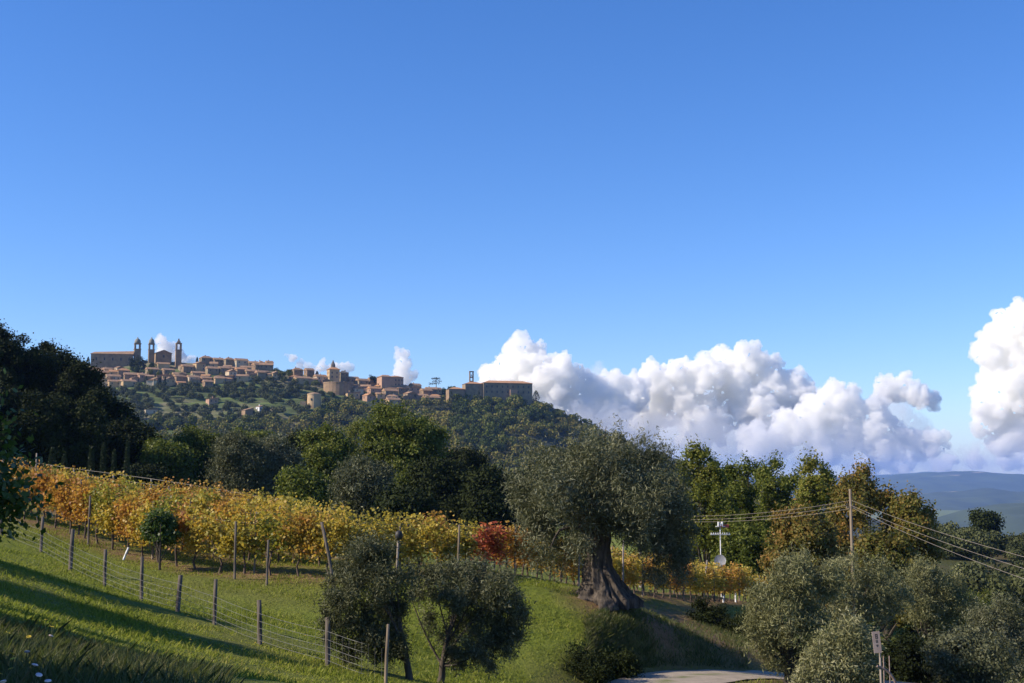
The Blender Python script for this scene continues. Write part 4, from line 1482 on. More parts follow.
def hipbox(m, cx, cy_, hw2, hd2, z, h):
    m.poly([(cx - hw2, cy_ - hd2, z), (cx + hw2, cy_ - hd2, z), (cx + hw2, cy_ + hd2, z), (cx - hw2, cy_ + hd2, z), (cx - hw2 + hd2 * .8, cy_, z + h), (cx + hw2 - hd2 * .8, cy_, z + h)],
           [(0, 1, 5, 4), (2, 3, 4, 5), (3, 0, 4), (1, 2, 5), (0, 3, 2, 1)])


hipbox(rf, 5 * k, 0, 25.8 * k, 9.6, ztop - .1, 2.8)
hipbox(rf, -29 * k, 1, 9.6 * k, 7.8, ztop - 1.2, 2.3)
hipbox(rf, -47 * k, -1, 8.7 * k, 7.8, ztop - 6.6, 2.2)
rf.build("roof", roof_orange, root)
for i in range(9):
    for s in range(2):
        MB().box(((-17 + i * 5.4) * k, -8.53, ztop - 3.6 - s * 5), (1.2, .14, 2.0)).build("window", window_mat, root)
MB().box((10 * k, -10.2, ztop - 11), (7, 3.4, 9)).build("porch", wall_pink, root)
m = MB()
bx_ = -30 * k
zb = ztop - 1
m.box((bx_ - 1.55, 2, zb + 5.4), (1.0, 1.6, 12.6)).box((bx_ + 1.55, 2, zb + 5.4), (1.0, 1.6, 12.6)).box((bx_, 2, zb + 1.6), (2.1, 1.5, 3)).box((bx_, 2, zb + 6.6), (2.1, 1.5, 1.2)).box((bx_, 2, zb + 11.9), (4.4, 1.9, .9))
m.build("bell_gable", wall_brick, root)
MB().lathe((bx_, 2, zb + 8.0), [(.65, 0), (.4, .9), (.15, 1.2)], 8).build("bell", roof_dark, root)


# small shed and white hut on the terraces
for (px, py, wpx, hpx, wm, lab) in [(150, 413, 15, 5, wall_pale, "small tumbledown stone shed on the terraces under the left houses"),
                                    (212, 403, 12, 6, wall_pink, "reddish garden hut on the terraces in the middle of the slope"),
                                    (247, 419, 10, 12, wall_brick, "dark brick shed at the lower end of the terraces"),
                                    (259, 410, 4, 5, white_paint, "tiny white hut on the terraces left of the round tower")]:
    o = house(px, py, wpx, hpx, 30, wm, roof_tile, lab, 'shed', "garden_shed", foot=3)
    o["category"] = "shed"


# ---------- cypresses and pines in the town
def cone_tree(name, label, p, H, W, mat, group=None, n=500, leaf=0.9, power=0.75, base_t=0.05, cat="tree", trunk=True, seed=1):
    rs = np.random.default_rng(seed)
    t = rs.uniform(0, 1, n)
    r = W * 0.5 * np.where(t < 0.25, 0.6 + 1.6 * t, (1 - (t - .25) / .75) ** power) * rs.uniform(0.55, 1, n) ** 0.5
    a = rs.uniform(0, 2 * math.pi, n)
    P = np.stack([r * np.cos(a), r * np.sin(a), H * (base_t + (1 - base_t) * t)], 1)
    d = unit(np.stack([np.cos(a) * .3, np.sin(a) * .3, np.ones(n)], 1) + rs.normal(size=(n, 3)) * .35)
    V, Q = leaf_arrays(P, leaf, leaf * 0.5, d, rs)
    root = empty(name, p, 0, label, cat, group)
    o = link(bpy.data.objects.new("crown", np_mesh("crown", V, Q, 4, mat, rs.uniform(0, 1, n))))
    o.parent = root
    if trunk:
        tb = Tubes(6)
        tb.add([(0, 0, -.5), (0, 0, H * .3), (0, 0, H * .8)], [W * .07, W * .06, W * .02])
        tb.build("trunk", bark_dark, root)
    return root


for (px, py, h, w, lab) in [(88, 366, 9, 4, "dark cypress at the far left end of the town skyline"), (99, 366, 9.5, 3.6, "dark cypress in front of the long cathedral wall"),
                            (197, 363, 6.5, 2.4, "lone small cypress on the skyline right of the slender bell tower"), (146, 386, 9, 4, "cypress in front of the lower houses under the domed towers"),
                            (160, 387, 9, 3.6, "left one of a cypress pair under the bell tower houses"), (165, 387, 9.5, 3.0, "right one of a cypress pair under the bell tower houses"),
                            (479, 408, 16, 5, "tall cypress against the dark convent front"), (451, 410, 17, 5.5, "tall cypress at the convent's left corner"),
                            (442, 414, 15, 5, "cypress left of the convent's corner"), (317, 377, 6, 4, "small cypress between the skyline houses by the tower house"),
                            (536, 401, 10, 8, "dark pointed tree at the convent's right corner")]:
    p = hill_hit(px, py)
    cone_tree("cypress_tree", lab, p, h, w, cypress_leaf, None, 420, 1.0, .6, seed=int(px))
# umbrella pine, dark broad trees in town
p = hill_hit(436, 390)
root = empty("umbrella_pine", p, 0, "umbrella pine with tiered flat crown on the skyline left of the convent", "tree")
rs = np.random.default_rng(4)
P = []
for (cx0, cz0, rr, th, m) in [(0, 13.5, 4.5, .5, 200), (1.0, 11, 5, .6, 120), (-1.5, 8.6, 6, .6, 140)]:
    a = rs.uniform(0, 6.28, m)
    r = rr * rs.uniform(0, 1, m) ** .6
    P.append(np.stack([cx0 + r * np.cos(a), r * np.sin(a), cz0 + rs.normal(size=m) * th], 1))
P = np.concatenate(P)
V, Q = leaf_arrays(P, .9, .5, None, rs)
o = link(bpy.data.objects.new("crown", np_mesh("crown", V, Q, 4, cypress_leaf, rs.uniform(0, 1, len(P)))))
o.parent = root
tb = Tubes(6)
tb.add([(0, 0, -1), (.2, 0, 6), (0, 0, 13.5)], [.45, .35, .15])
tb.build("trunk", bark_dark, root)
for k, (px, py, H, W, lab) in enumerate([(141, 372, 15, 15, "big dark tree at the foot of the two domed towers"), (373, 381, 9, 12, "dark evergreen crown on the skyline left of the rounded block"),
                                         (133, 370, 10, 9, "dark tree left of the first domed tower's foot"), (291, 377, 7, 9, "round grey tree on the skyline at the gap in the town"),
                                         (282, 380, 9, 12, "bushy tree filling the gap between the two halves of town"), (452, 390, 6, 9, "low tree on the skyline between pine and convent")]):
    p = hill_hit(px, py)
    make_tree("broadleaf_tree", lab, "tree", p, H, W, 't', 500 + k, leaf=(1.1, .7), nclump=60, per=26, rc=1.6, mat=dark_leaf if k in (0, 1, 2) else far_leaf, trunk_h=.08, tr=.4, limbs=4)

trs = random.Random(5)
for i in range(60):
    q = trs.choice([trs.uniform(92, 280), trs.uniform(292, 446)])
    lo_ = np.interp(q, [92, 150, 280, 300, 340, 446], [371, 368, 372, 380, 388, 394])
    p = hill_hit(q, lo_ + trs.uniform(0, 12))
    if any(abs(p[0] - a_) < c_ * .5 + .5 and abs(p[1] - b_) < 5 for a_, b_, c_ in HOUSES):
        continue
    o = bpy.data.objects.new("garden_tree", far_ok[trs.randrange(4)])
    COL.objects.link(o)
    o.location = (p[0], p[1], p[2] - .5)
    z_ = trs.uniform(.45, .75)
    o.scale = (z_ * .8, z_ * .8, z_ * 1.1)
    o.rotation_euler = (0, 0, trs.uniform(0, 6))
    tag(o, "small dark garden tree standing between houses of the hilltop town", "tree", "garden trees between the town's houses")
# ---------- trees over the hill: the individually told ones first
spots_olive, spots_wood = [], []
for rowY in np.arange(940, 1172, 9.5):
    for x in np.arange(-520, 40, 9.0):
        xx = x + hill_rs.uniform(-3, 3)
        yy = rowY + hill_rs.uniform(-2.5, 2.5)
        z = float(HZ(np.array([xx]), np.array([yy]))[0])
        px, py = pxof(xx, yy, z)
        if px < 85 or px > 345:
            continue
        if py < np.interp(px, [85, 120, 200, 280, 300, 345], [386, 388, 386, 381, 386, 400]):
            continue
        # open meadows among the groves
        m = noise.noise(Vector((xx * 0.02, yy * 0.045, 5.0)))
        upper = py < np.interp(px, [85, 345], [402, 396])
        if (not upper and m > 0.2) or hill_rs.random() < (0.08 if upper else 0.3):
            continue
        if occupied(xx, yy) or py > 430:
            continue
        spots_olive.append((xx, yy, z, py))
for rowY in np.arange(795, 1190, 13.0):
    for x in np.arange(-330, 330, 11.0):
        xx = x + hill_rs.uniform(-4, 4)
        yy = rowY + hill_rs.uniform(-4, 4)
        z = float(HZ(np.array([xx]), np.array([yy]))[0])
        px, py = pxof(xx, yy, z)
        if px < 85 or px > 780:
            continue
        lim = np.interp(px, [85, 200, 300, 345, 360, 440, 470, 535, 560, 600, 650, 700, 780], [424, 424, 420, 404, 406, 406, 401, 401, 413, 433, 457, 474, 500])
        if py < lim or occupied(xx, yy):
            continue
        if noise.noise(Vector((xx * 0.012, yy * 0.03, 9.0))) < -0.34:
            continue
        spots_wood.append((xx, yy, z, py))
print("olive spots", len(spots_olive), "wood spots", len(spots_wood))


def far_copy(meshes, x, y, z, s, name, label, cat, group):
    o = bpy.data.objects.new(name, hill_rs.choice(meshes))
    COL.objects.link(o)
    o.location = (x, y, z - 0.6)
    o.rotation_euler = (0, 0, hill_rs.uniform(0, 6.28))
    o.scale = (s, s, s * hill_rs.uniform(.85, 1.2))
    tag(o, label, cat, group)
    return o


def merge_copies(name, spots, meshes, smin, smax, label):
    VV, QQ, RR, n = [], [], [], 0
    cache = []
    for me_ in meshes:
        v = np.zeros(len(me_.vertices) * 3)
        me_.vertices.foreach_get("co", v)
        r_ = np.zeros(len(me_.polygons))
        me_.attributes["rnd"].data.foreach_get("value", r_)
        cache.append((v.reshape(-1, 3), r_))
    for (x, y, z, _) in spots:
        v, r_ = hill_rs.choice(cache)
        keepn = int(len(r_) * 0.6)
        a = hill_rs.uniform(0, 6.28)
        s = hill_rs.uniform(smin, smax)
        rot = np.array([[math.cos(a), -math.sin(a), 0], [math.sin(a), math.cos(a), 0], [0, 0, 1]])
        sel_ = np.random.default_rng(int(abs(x * 7 + y))).permutation(len(r_))[:keepn]
        vv = v.reshape(-1, 4, 3)[sel_].reshape(-1, 3) @ rot.T * s + np.array([x, y, z - .6])
        VV.append(vv)
        sh = hill_rs.uniform(-.25, .25)
        RR.append(np.clip(r_[sel_] + sh, 0, 1))
        QQ.append(np.arange(keepn * 4).reshape(-1, 4) + n)
        n += keepn * 4
    o = link(bpy.data.objects.new(name, np_mesh(name, np.concatenate(VV), np.concatenate(QQ), 4, meshes[0].materials[0], np.concatenate(RR))))
    tag(o, label, None, None, "stuff")
    return o


def visible_score(s):      # those not behind the near wood show largest
    px, py = pxof(s[0], s[1], s[2])
    hid = py > np.interp(px, [85, 150, 200, 330, 345, 450, 460, 505, 515], [425, 432, 428, 420, 400, 405, 450, 460, 425])
    return (1 if hid else 0, s[1])


spots_wood.sort(key=visible_score)
spots_olive.sort(key=visible_score)
NI = 290
for i, s in enumerate(spots_olive[:NI]):
    far_copy(far_ol, s[0], s[1], s[2], hill_rs.uniform(.75, 1.15), "olive_tree", "rounded grey olive tree on the terraces below the hilltop town", "olive tree", "olive trees on the terraces below the town")
for i, s in enumerate(spots_wood[:NI]):
    far_copy(far_ok, s[0], s[1], s[2], hill_rs.uniform(.85, 1.35), "oak_tree", "round dark green tree in the wood covering the town's hill", "tree", "trees of the hillside wood below the convent")
if len(spots_wood) > NI:
    merge_copies("woodland", spots_wood[NI:], far_ok, .9, 1.35, "dark green woodland covering the foot of the hill")
if len(spots_olive) > NI:
    merge_copies("olive_grove", spots_olive[NI:], far_ol, .8, 1.1, "olive grove on the far terraces")
# olives on the far right slope, on the field's upper edge and across it
for i in range(105):
    px = hill_rs.uniform(935, 1045)
    Yd = hill_rs.choice([208, 214, 221, 228, 236, 240, 246, 250, 244, 172, 166, 160, 154])
    p = gp(px, Yd)
    sc_ = hill_rs.uniform(.6, 1.1)
    if pxof(p.x, p.y, p.z + 3.8 * sc_)[1] < 520:
        continue
    far_copy(ridge_ol, p.x, p.y, p.z, sc_, "olive_tree", "small grey olive along the edges of the brown field on the right", "olive tree", "olive trees around the brown field on the right")

# ------------------------------------------------------------------ thin cypresses behind the vineyard
for k, (px, top, w) in enumerate([(89, 447, 4.6), (101, 443, 4.2), (112, 450, 4.0), (125, 441, 4.0), (50, 448, 5.5), (62, 455, 4.5)]):
    Yd = 100
    b = gp(px, Yd)
    H = at(px, top, Yd)[2] - b.z
    where = ["leftmost of the four slim ones", "second from the left of the four slim ones", "shortest of the four slim ones, third from the left", "tallest of the four slim ones, rightmost",
             "broad one left of the four slim ones", "stubby one just left of the four slim ones"][k]
    cone_tree("cypress_tree", "young cypress against the black oaks, " + where, b, H, w * Yd / F * 1.5, cypress_leaf, "young cypresses behind the vineyard", 900, .22, .35, seed=40 + k)

# ------------------------------------------------------------------ vines
GH = {}


def vine_proto(mat, seed, key):
    rs = np.random.default_rng(seed)
    P = []
    for i in range(16):
        c = np.array([rs.uniform(-.6, .6), rs.normal() * .16, rs.uniform(0.85, 2.0)])
        P.append(c + rs.normal(size=(56, 3)) * np.array([.18, .13, .18]))
    P.append(np.stack([rs.uniform(-.6, .6, 22), rs.normal(size=22) * .12, rs.uniform(2.0, 2.45, 22)], 1))   # shoots above the wire
    P.append(np.stack([rs.uniform(-.6, .6, 22), rs.normal(size=22) * .25, rs.uniform(.55, .95, 22)], 1))
    P = np.concatenate(P)
    P[:, 2] = np.maximum(P[:, 2], .5)
    V, Q = leaf_arrays(P, .12, .11, None, rs)
    leaves = np_mesh("foliage", V, Q, 4, mat, rs.uniform(0, 1, len(P)))
    tb = Tubes(6)
    k1, k2 = rs.uniform(-.09, .09, 2)
    tb.add([(0, 0, -.15), (k1, k2, .35), (-k1 * .5, k2, .65), (0, 0, .95)], [.05, .038, .036, .03], .15, rs)
    for sgn in (-1, 1):
        tb.add([(0, 0, .9), (sgn * .25, rs.normal() * .03, 1.0), (sgn * .58, rs.normal() * .03, 1.02)], [.026, .02, .014])
    for _ in range(5):
        x = rs.uniform(-.5, .5)
        tb.add([(x, 0, 1.0), (x + rs.normal() * .06, rs.normal() * .06, 1.5), (x + rs.normal() * .1, rs.normal() * .1, 2.2)], [.009, .007, .003])
    wood = tb.mesh("trunk", bark_vine)
    return leaves, wood


VINE_T = {}
for key, mat in (('gold', vine_gold), ('orange', vine_orange), ('green', vine_green), ('red', vine_red)):
    VINE_T[key] = [vine_proto(mat, 700 + i + hash(key) % 1 + {'gold': 0, 'orange': 20, 'green': 40, 'red': 60}[key], key) for i in range(5 if key != 'red' else 2)]
VL = {'gold': ("grapevine with golden yellow autumn leaves trained on the vineyard wires", "golden grapevines in the vineyard rows"),
      'orange': ("grapevine turned orange among the golden ones in the vineyard rows", "orange grapevines in the vineyard rows"),
      'green': ("grapevine still yellowish green among the golden ones in the vineyard", "yellow green grapevines in the vineyard rows"),
      'red': ("grapevine turned bright red in the row left of the ancient olive", "red grapevines left of the ancient olive")}
nv = 0
rest = []
vr = random.Random(12)
for k, row in enumerate(rows):
    tg = unit(np.gradient(row, axis=0))
    for i, p in enumerate(row):
        x, y = p
        z = gz(x, y)
        px, py = pxof(x, y, z + 1.3)
        v = noise.noise(Vector((x * .16, y * .16, 2.0)))
        if k <= 1 and 474 < px < 520:
            key = 'red' if vr.random() < (.5 if 484 < px < 505 else .25) else 'orange'
        elif px > 600:
            key = 'gold' if vr.random() < .55 else 'orange'
        elif 505 < px < 560 and k < 2:
            key = 'orange' if vr.random() < .6 else 'gold'
        elif px < 240:
            key = 'orange' if v > .02 or vr.random() < .25 else ('gold' if vr.random() < .8 else 'green')
        else:
            key = 'gold' if v > -.3 or vr.random() < .6 else 'green'
            if vr.random() < .14:
                key = 'orange'
        lv, wd = vr.choice(VINE_T[key])
        ang = math.atan2(tg[i][1], tg[i][0]) + (math.pi if vr.random() < .5 else 0)
        if nv >= 296:
            rest.append((x, y, z, ang, vr.choice(VINE_T['orange' if px < 150 else 'gold'])))
            continue
        root = bpy.data.objects.new("grapevine", None)
        COL.objects.link(root)
        root.empty_display_size = .2
        root.location = (x, y, z)
        root.rotation_euler = (0, 0, ang)
        s = vr.uniform(.92, 1.08) if px < 345 else vr.uniform(.78, .92)
        root.scale = (1.08, vr.uniform(.9, 1.25), s)
        tag(root, VL[key][0], "grapevine", VL[key][1])
        a_ = bpy.data.objects.new("foliage", lv)
        b_ = bpy.data.objects.new("trunk", wd)
        for q_ in (a_, b_):
            COL.objects.link(q_)
            q_.parent = root
        nv += 1
if rest:
    VV, QQ, RR, n = [], [], [], 0
    for (x, y, z, a_, (lv, wd)) in rest:
        v = np.zeros(len(lv.vertices) * 3)
        lv.vertices.foreach_get("co", v)
        r_ = np.zeros(len(lv.polygons))
        lv.attributes["rnd"].data.foreach_get("value", r_)
        rot = np.array([[math.cos(a_), -math.sin(a_), 0], [math.sin(a_), math.cos(a_), 0], [0, 0, 1]])
        VV.append(v.reshape(-1, 3) @ rot.T + np.array([x, y, z]))
        RR.append(r_)
        QQ.append(np.arange(len(r_) * 4).reshape(-1, 4) + n)
        n += len(r_) * 4
    o = link(bpy.data.objects.new("vine_foliage", np_mesh("vine_foliage", np.concatenate(VV), np.concatenate(QQ), 4, vine_gold, np.concatenate(RR))))
    tag(o, "rearmost grapevines whose golden tops close the vineyard at the back", None, None, "stuff")
print("vines", nv, len(rest), [len(r) for r in rows])


# ------------------------------------------------------------------ trellises: posts and wires of every row
def post_mb(H, r, lean=(0, 0), n=8):
    tb = Tubes(n)
    tb.add([(0, 0, -.3), (lean[0] * .5, lean[1] * .5, H * .5), (lean[0], lean[1], H)], [r, r * .97, r * .9], .06)
    return tb


ORD = ["front", "second", "third", "fourth", "fifth", "sixth", "seventh", "eighth", "ninth", "tenth", "eleventh"]
for k, row in enumerate(rows):
    if len(row) < 9:
        continue
    root = empty("trellis", (row[0][0], row[0][1], gz(*row[0])), 0, "post and wire trellis of the %s vine row, counted from the lawn" % ORD[k], "trellis", "trellises of the vineyard rows")
    o0 = np.array(root.location)
    st = 5
    tops = []
    for i in range(2, len(row), st):
        x, y = row[i] + np.array([.35, .1])
        z = gz(x, y)
        H = (2.2 if pxof(x, y, z)[0] < 345 else 1.9) + vr.uniform(-.1, .15)
        ln = (vr.uniform(-.06, .06), vr.uniform(-.05, .05))
        po = post_mb(H, vr.uniform(.035, .05), ln).build("post", wood_grey if vr.random() < .6 else wood_post, root)
        po.location = Vector((x, y, z)) - Vector(o0)
        tops.append((x, y, z))
    if len(tops) > 1:
        w_ = Tubes(4)
        for h in (.9, 1.4, 1.85):
            w_.add([np.array(t) + np.array([0, 0, h]) - o0 for t in tops], [.006] * len(tops))
        w_.build("wire", wire_mat, root)

# slanted end post and others that stand out
b = gp(337, 43.6)
po = post_mb(2.3, .06, (-.55, .1)).build("end_post", wood_post)
po.location = b
tag(po, "thick slanted end post leaning left above the dark olive pair", "post")
for (px, Yd, H, lean, mt, lab) in [(268, 44.3, 1.55, (.03, 0), wood_post, "dark upright post in front of the vine row left of the slanted post"),
                                   (236, 45.0, 2.1, (0.0, 0), wood_post, "dark post before the green patch of vines near the round sapling"),
                                   (89, 50.8, 2.0, (.02, 0), wood_post, "dark post at the left part of the front vine row"),
                                   (458, 46.4, 1.9, (.05, 0), wood_grey, "grey post of the front row above the right one of the olive pair"),
                                   (578, 53.0, 2.4, (.06, 0), wood_pale, "pale post seen left of the ancient olive's trunk"),
                                   (622, 56.5, 2.6, (.05, 0), wood_pale, "pale post seen right of the ancient olive's trunk"),
                                   (701, 68.5, 2.2, (.3, 0), wood_pale, "pale post leaning right in the vine row below the antenna"),
                                   ]:
    b = gp(px, Yd)
    po = post_mb(H, .045, lean).build("vineyard_post", mt)
    po.location = b
    tag(po, lab, "post")
# pale post with a dark round top
b = gp(397, 44.5)
root = empty("capped_post", b, 0, "pale post with a dark round cap rising above the dark olive pair", "post")
zt = at(399, 545, 44.5)[2] - b.z
post_mb(zt + .3, .05, (.06, 0)).build("post", wood_pale, root)
MB().lathe((.07, 0, zt + .18), [(.09, 0), (.13, .07), (.145, .18), (.11, .28), (.04, .33)], 14).build("cap", dark_plastic, root, smooth=True)
# white vine shelters
for (px, Yd, lean, lab) in [(127, 48.2, .10, "white plastic sleeve leaning at the foot of the vines, left on the lawn"),
                            (734, 73.5, 0, "white plastic sleeve in the vine row at the bank's right end"), (722, 71, .02, "small white sleeve left of the other at the bank's right end")]:
    b = gp(px, Yd)
    tb = Tubes(8)
    hh_ = .5 if px != 722 else .4
    tb.add([(-lean, 0, -.02), (0, 0, hh_ * .5), (lean, 0, hh_)], [.045, .045, .04])
    o = tb.build("vine_shelter", white_plastic)
    o.location = b
    tag(o, lab, "vine shelter")
# dark sapling in front of the vines
b = gp(161, 46.5)
make_tree("fruit_tree", "small dark round sapling standing before the golden vine row", "tree", b, at(161, 506, 47)[2] - b.z, 1.5, 't', 820,
          lobes_px(b, 47.0, [(158, 521, 12, 0), (168, 528, 10, .1), (152, 530, 9, 0), (160, 538, 10, -.1), (172, 536, 7, 0)]), leaf=(.12, .08), nclump=80, per=70, rc=.2, mat=shrub_leaf, tr=.06, limbs=12, trunk_h=.35)

# ------------------------------------------------------------------ wire fence on the lawn
FP = [(2, 541, 48.5, .95), (42, 553, 46, 1.32), (72, 570, 43, 1.38), (107, 588, 41, 1.2), (144, 603, 39, 1.36), (180, 612, 37.5, 1.08), (217, 627, 36, 1.32), (263, 647, 34, 1.2), (330, 665, 31.5, 1.18), (387, 688, 29.2, 1.3)]
b0 = gp(42, 46)
root = empty("wire_fence", b0, 0, "post and wire fence running down the lawn from the left", "fence")
tops = []
for (px, py, Yd, H) in FP:
    p = gp(px, Yd)
    H = H if px != 387 else 1.4
    po = post_mb(H, vr.uniform(.055, .075) if px != 387 else .042, (vr.uniform(-.07, .07), vr.uniform(-.05, .05))).build("post", wood_post if px != 387 else wood_grey, root)
    po.location = p - b0
    tops.append(np.array(p - b0))
w_ = Tubes(4)
for h in (.14, .30, .46, .64, .84):
    pts = []
    for a_, b_ in zip(tops[:-1], tops[1:]):
        for t in (0, .33, .66):
            q_ = a_ * (1 - t) + b_ * t + np.array([0, -.08, h])
            q_[2] += (gz(q_[0] + b0.x, q_[1] + b0.y) - b0.z + h - q_[2]) * .6
            q_[2] -= .02 * (t > 0)
            pts.append(q_)
    w_.add(pts, [.0045] * len(pts))
# upright strands of the netting
for a_, b_ in zip(tops[:-1], tops[1:]):
    nn = 9
    for i in range(nn):
        t = (i + .5) / nn
        q_ = a_ * (1 - t) + b_ * t + np.array([0, -.08, 0])
        q_[2] = gz(q_[0] + b0.x, q_[1] + b0.y) - b0.z
        w_.add([q_ + np.array([0, 0, .1]), q_ + np.array([0, 0, .84])], [.0015, .0015])
w_.build("wire_netting", wire_mat, root)

# fence along the vineyard's upper edge
b0 = gp(34, 92)
root = empty("wire_fence", b0, 0, "thin post and wire fence along the upper edge of the vineyard", "fence")
pts = []
for (px, Yd) in [(-40, 95), (0, 93.5), (34, 92), (72, 91), (112, 90), (150, 89), (190, 87.5), (230, 86), (275, 84)]:
    p = gp(px, Yd)
    zt = np.interp(px, [-40, 0, 34, 72, 112, 150, 190, 230, 275], [458, 462, 464, 469, 474, 480, 486, 492, 500])
    H = at(px, zt, Yd)[2] - p.z
    po = post_mb(max(1.2, H + (.8 if px == 34 else .05)), .06).build("post", wood_pale, root)
    po.location = p - b0
    pts.append(np.array(p - b0) + np.array([0, 0, max(1.2, H)]))
w_ = Tubes(4)
for dz in (0, -.4):
    w_.add([q_ + np.array([0, 0, dz]) for q_ in pts], [.016] * len(pts))
w_.build("wire", cable_mat, root)


# ------------------------------------------------------------------ power line
def sag(a, b, s, n=14):
    t = np.linspace(0, 1, n)[:, None]
    q_ = a * (1 - t) + b * t
    q_[:, 2] -= (4 * s * t * (1 - t))[:, 0]
    return q_


PY = 72
pb = gp(851, PY)
ptop = at(851, 489, PY)
root = empty("utility_pole", pb, 0, "slim grey wooden utility pole carrying wires before the autumn trees", "utility pole")
tb = Tubes(10)
tb.add([(0, 0, -.4), (0.02, 0, (ptop[2] - pb.z) * .5), (0, 0, ptop[2] - pb.z)], [.12, .095, .075])
tb.build("pole", wood_grey, root)
MB().box((0, 0, ptop[2] - pb.z - 1.05), (.5, .12, .12)).build("crossarm", wood_grey, root)
for sx in (-.2, 0, .2):
    MB().lathe((sx, 0, ptop[2] - pb.z - .98), [(.035, 0), (.05, .05), (.03, .12), (.045, .16), (.01, .2)], 8).build("insulator", dark_plastic, root)
ends_l = [at(640, 514, 90), at(640, 517, 90), at(640, 519, 90)]
ends_r = [at(1105, 577, 44), at(1105, 592, 44), at(1105, 606, 43.5)]
heads = [np.array([ptop[0], PY, ptop[2] - .65]), np.array([ptop[0] - .1, PY, ptop[2] - .9]), np.array([ptop[0] + .1, PY, ptop[2] - 1.1])]
wl = Tubes(5)
for a_, l_, r_ in zip(heads, ends_l, ends_r):
    wl.add(sag(a_, l_, .45), [.009] * 14)
    wl.add(sag(a_, r_, .25), [.009] * 14)
wo_ = wl.build("power_line", cable_mat)
tag(wo_, "three pale sagging wires strung across the autumn trees and down to the right", "power line")
# the next poles of the line, one hidden by the ancient olive, one out of the frame
for (e, lab) in ((ends_l, "utility pole hidden behind the ancient olive's crown"), (ends_r, "utility pole standing just beyond the right edge")):
    q_ = e[0]
    b = Vector((q_[0], q_[1], gz(q_[0], q_[1])))
    tb = Tubes(8)
    tb.add([(0, 0, -.4), (0, 0, q_[2] - b.z + .6)], [.13, .1])
    o = tb.build("utility_pole", wood_pale)
    o.location = b
    tag(o, lab, "utility pole")

# ------------------------------------------------------------------ antenna mast with dish
AY = 84
b = gp(720, AY)
k = AY / F
root = empty("antenna_mast", b, 0, "television antenna mast with grey dish in front of the green trees", "antenna")
zt = at(720, 524, AY)[2] - b.z
tb = Tubes(8)
tb.add([(0, 0, -.3), (0, 0, zt + .1)], [.035, .03])
tb.build("mast", white_paint, root)
m = MB()
z1_ = at(720, 534.5, AY)[2] - b.z
m.box((0, 0, z1_), (1.35, .06, .05))
for i in range(9):
    m.box((-.6 + i * .15, 0, z1_ + .055), (.022, .6 - i * .03, .022))
    m.box((-.6 + i * .15, 0, z1_ + .10), (.05, .04, .06))
m.build("antenna", white_paint, root)
m = MB()
z2_ = at(720, 526.5, AY)[2] - b.z
m.box((0.02, 0, z2_), (.62, .22, .05))
m.box((-.12, 0, z2_ + .16), (.05, .4, .3)).box((.02, 0, z2_ + .13), (.05, .4, .22)).box((.14, 0, z2_ + .16), (.05, .4, .3))
m.build("amplifier", white_paint, root)
MB().box((.36, -.02, z2_ + .03), (.42, .16, .2)).box((.02, -.12, z2_ + .02), (.16, .1, .1)).build("red_box", red_paint, root)
# dish: a shallow bowl turned to the left and up
bm = bmesh.new()
rings = []
for j in range(7):
    r_ = .42 * j / 6
    rings.append([bm.verts.new((r_ * math.cos(t) * .95, -(r_ ** 2) * .55, r_ * math.sin(t))) for t in np.linspace(0, 2 * math.pi, 24, endpoint=False)] if j else [bm.verts.new((0, 0, 0))])
for i in range(24):
    bm.faces.new((rings[0][0], rings[1][i], rings[1][(i + 1) % 24]))
for j in range(1, 6):
    for i in range(24):
        bm.faces.new((rings[j][i], rings[j + 1][i], rings[j + 1][(i + 1) % 24], rings[j][(i + 1) % 24]))
bmesh.ops.solidify(bm, geom=bm.faces[:], thickness=.02)
dme = bpy.data.meshes.new("dish")
bm.to_mesh(dme)
bm.free()
dme.materials.append(dish_grey)
do = link(bpy.data.objects.new("dish", dme))
do.parent = root
do.location = (-.06, -.12, at(720, 561, AY)[2] - b.z)
do.rotation_euler = (R(-20), 0, R(-12))
ar = Tubes(5)
ar.add([(0, 0, -.4), (0, -.42, -.1)], [.015, .012])
ao = ar.build("feed_arm", white_paint, do)

# ------------------------------------------------------------------ board sign and curved rail
SY = 29.0
sb = Vector((colx(876, SY), SY, gz(colx(876, SY), SY)))
root = empty("board_sign", sb, R(6), "small tilted pale board with dark marks on a thin post, lower right", "sign")
zc = at(876, 642, SY)[2] - sb.z
x_ = at(876, 642, SY)[0] - sb.x
tb = Tubes(6)
tb.add([(0, 0, -.4), (0, .02, zc + .1)], [.028, .022])
tb.build("post", wood_pale, root)
kk = SY / F
brd = MB().box((0, 0, 0), (7.4 * kk, .022, 20.5 * kk)).build("board", sign_mat, root)
brd.location = (x_, -.035, zc)
brd.rotation_euler = (0, R(-5), R(-8))
m = MB()
for (dx, dz, w, h) in [(-.018, .135, .012, .10), (.022, .135, .012, .10), (.002, .18, .05, .014), (.002, .135, .04, .012), (.002, .09, .05, .014), (-.015, .03, .010, .055), (.012, .03, .012, .055), (0, .0, .04, .012),
                       (.0, -.06, .055, .014), (.0, -.085, .03, .02)]:
    m.box((dx, -.0125, dz), (w, .004, h))
m.build("lettering", ink_mat, brd)
rail = Tubes(6)
q1 = at(877, 666, SY) - np.array(sb)
q2 = at(897, 686, SY) - np.array(sb)
q0 = at(905, 720, SY) - np.array(sb)
rail.add(bez(q1, (q1 + q2) / 2 + np.array([.13, 0, .12]), q2, 8), [.03] * 8)
rail.add([q2, q0], [.03, .03])
for px in (886, 892):
    a_ = at(px, 656, SY + .5) - np.array(sb)
    e_ = np.array([a_[0], a_[1], -.3])
    rail.add([e_, a_], [.014, .011])
ro_ = rail.build("curved_rail", rust_mat, root)
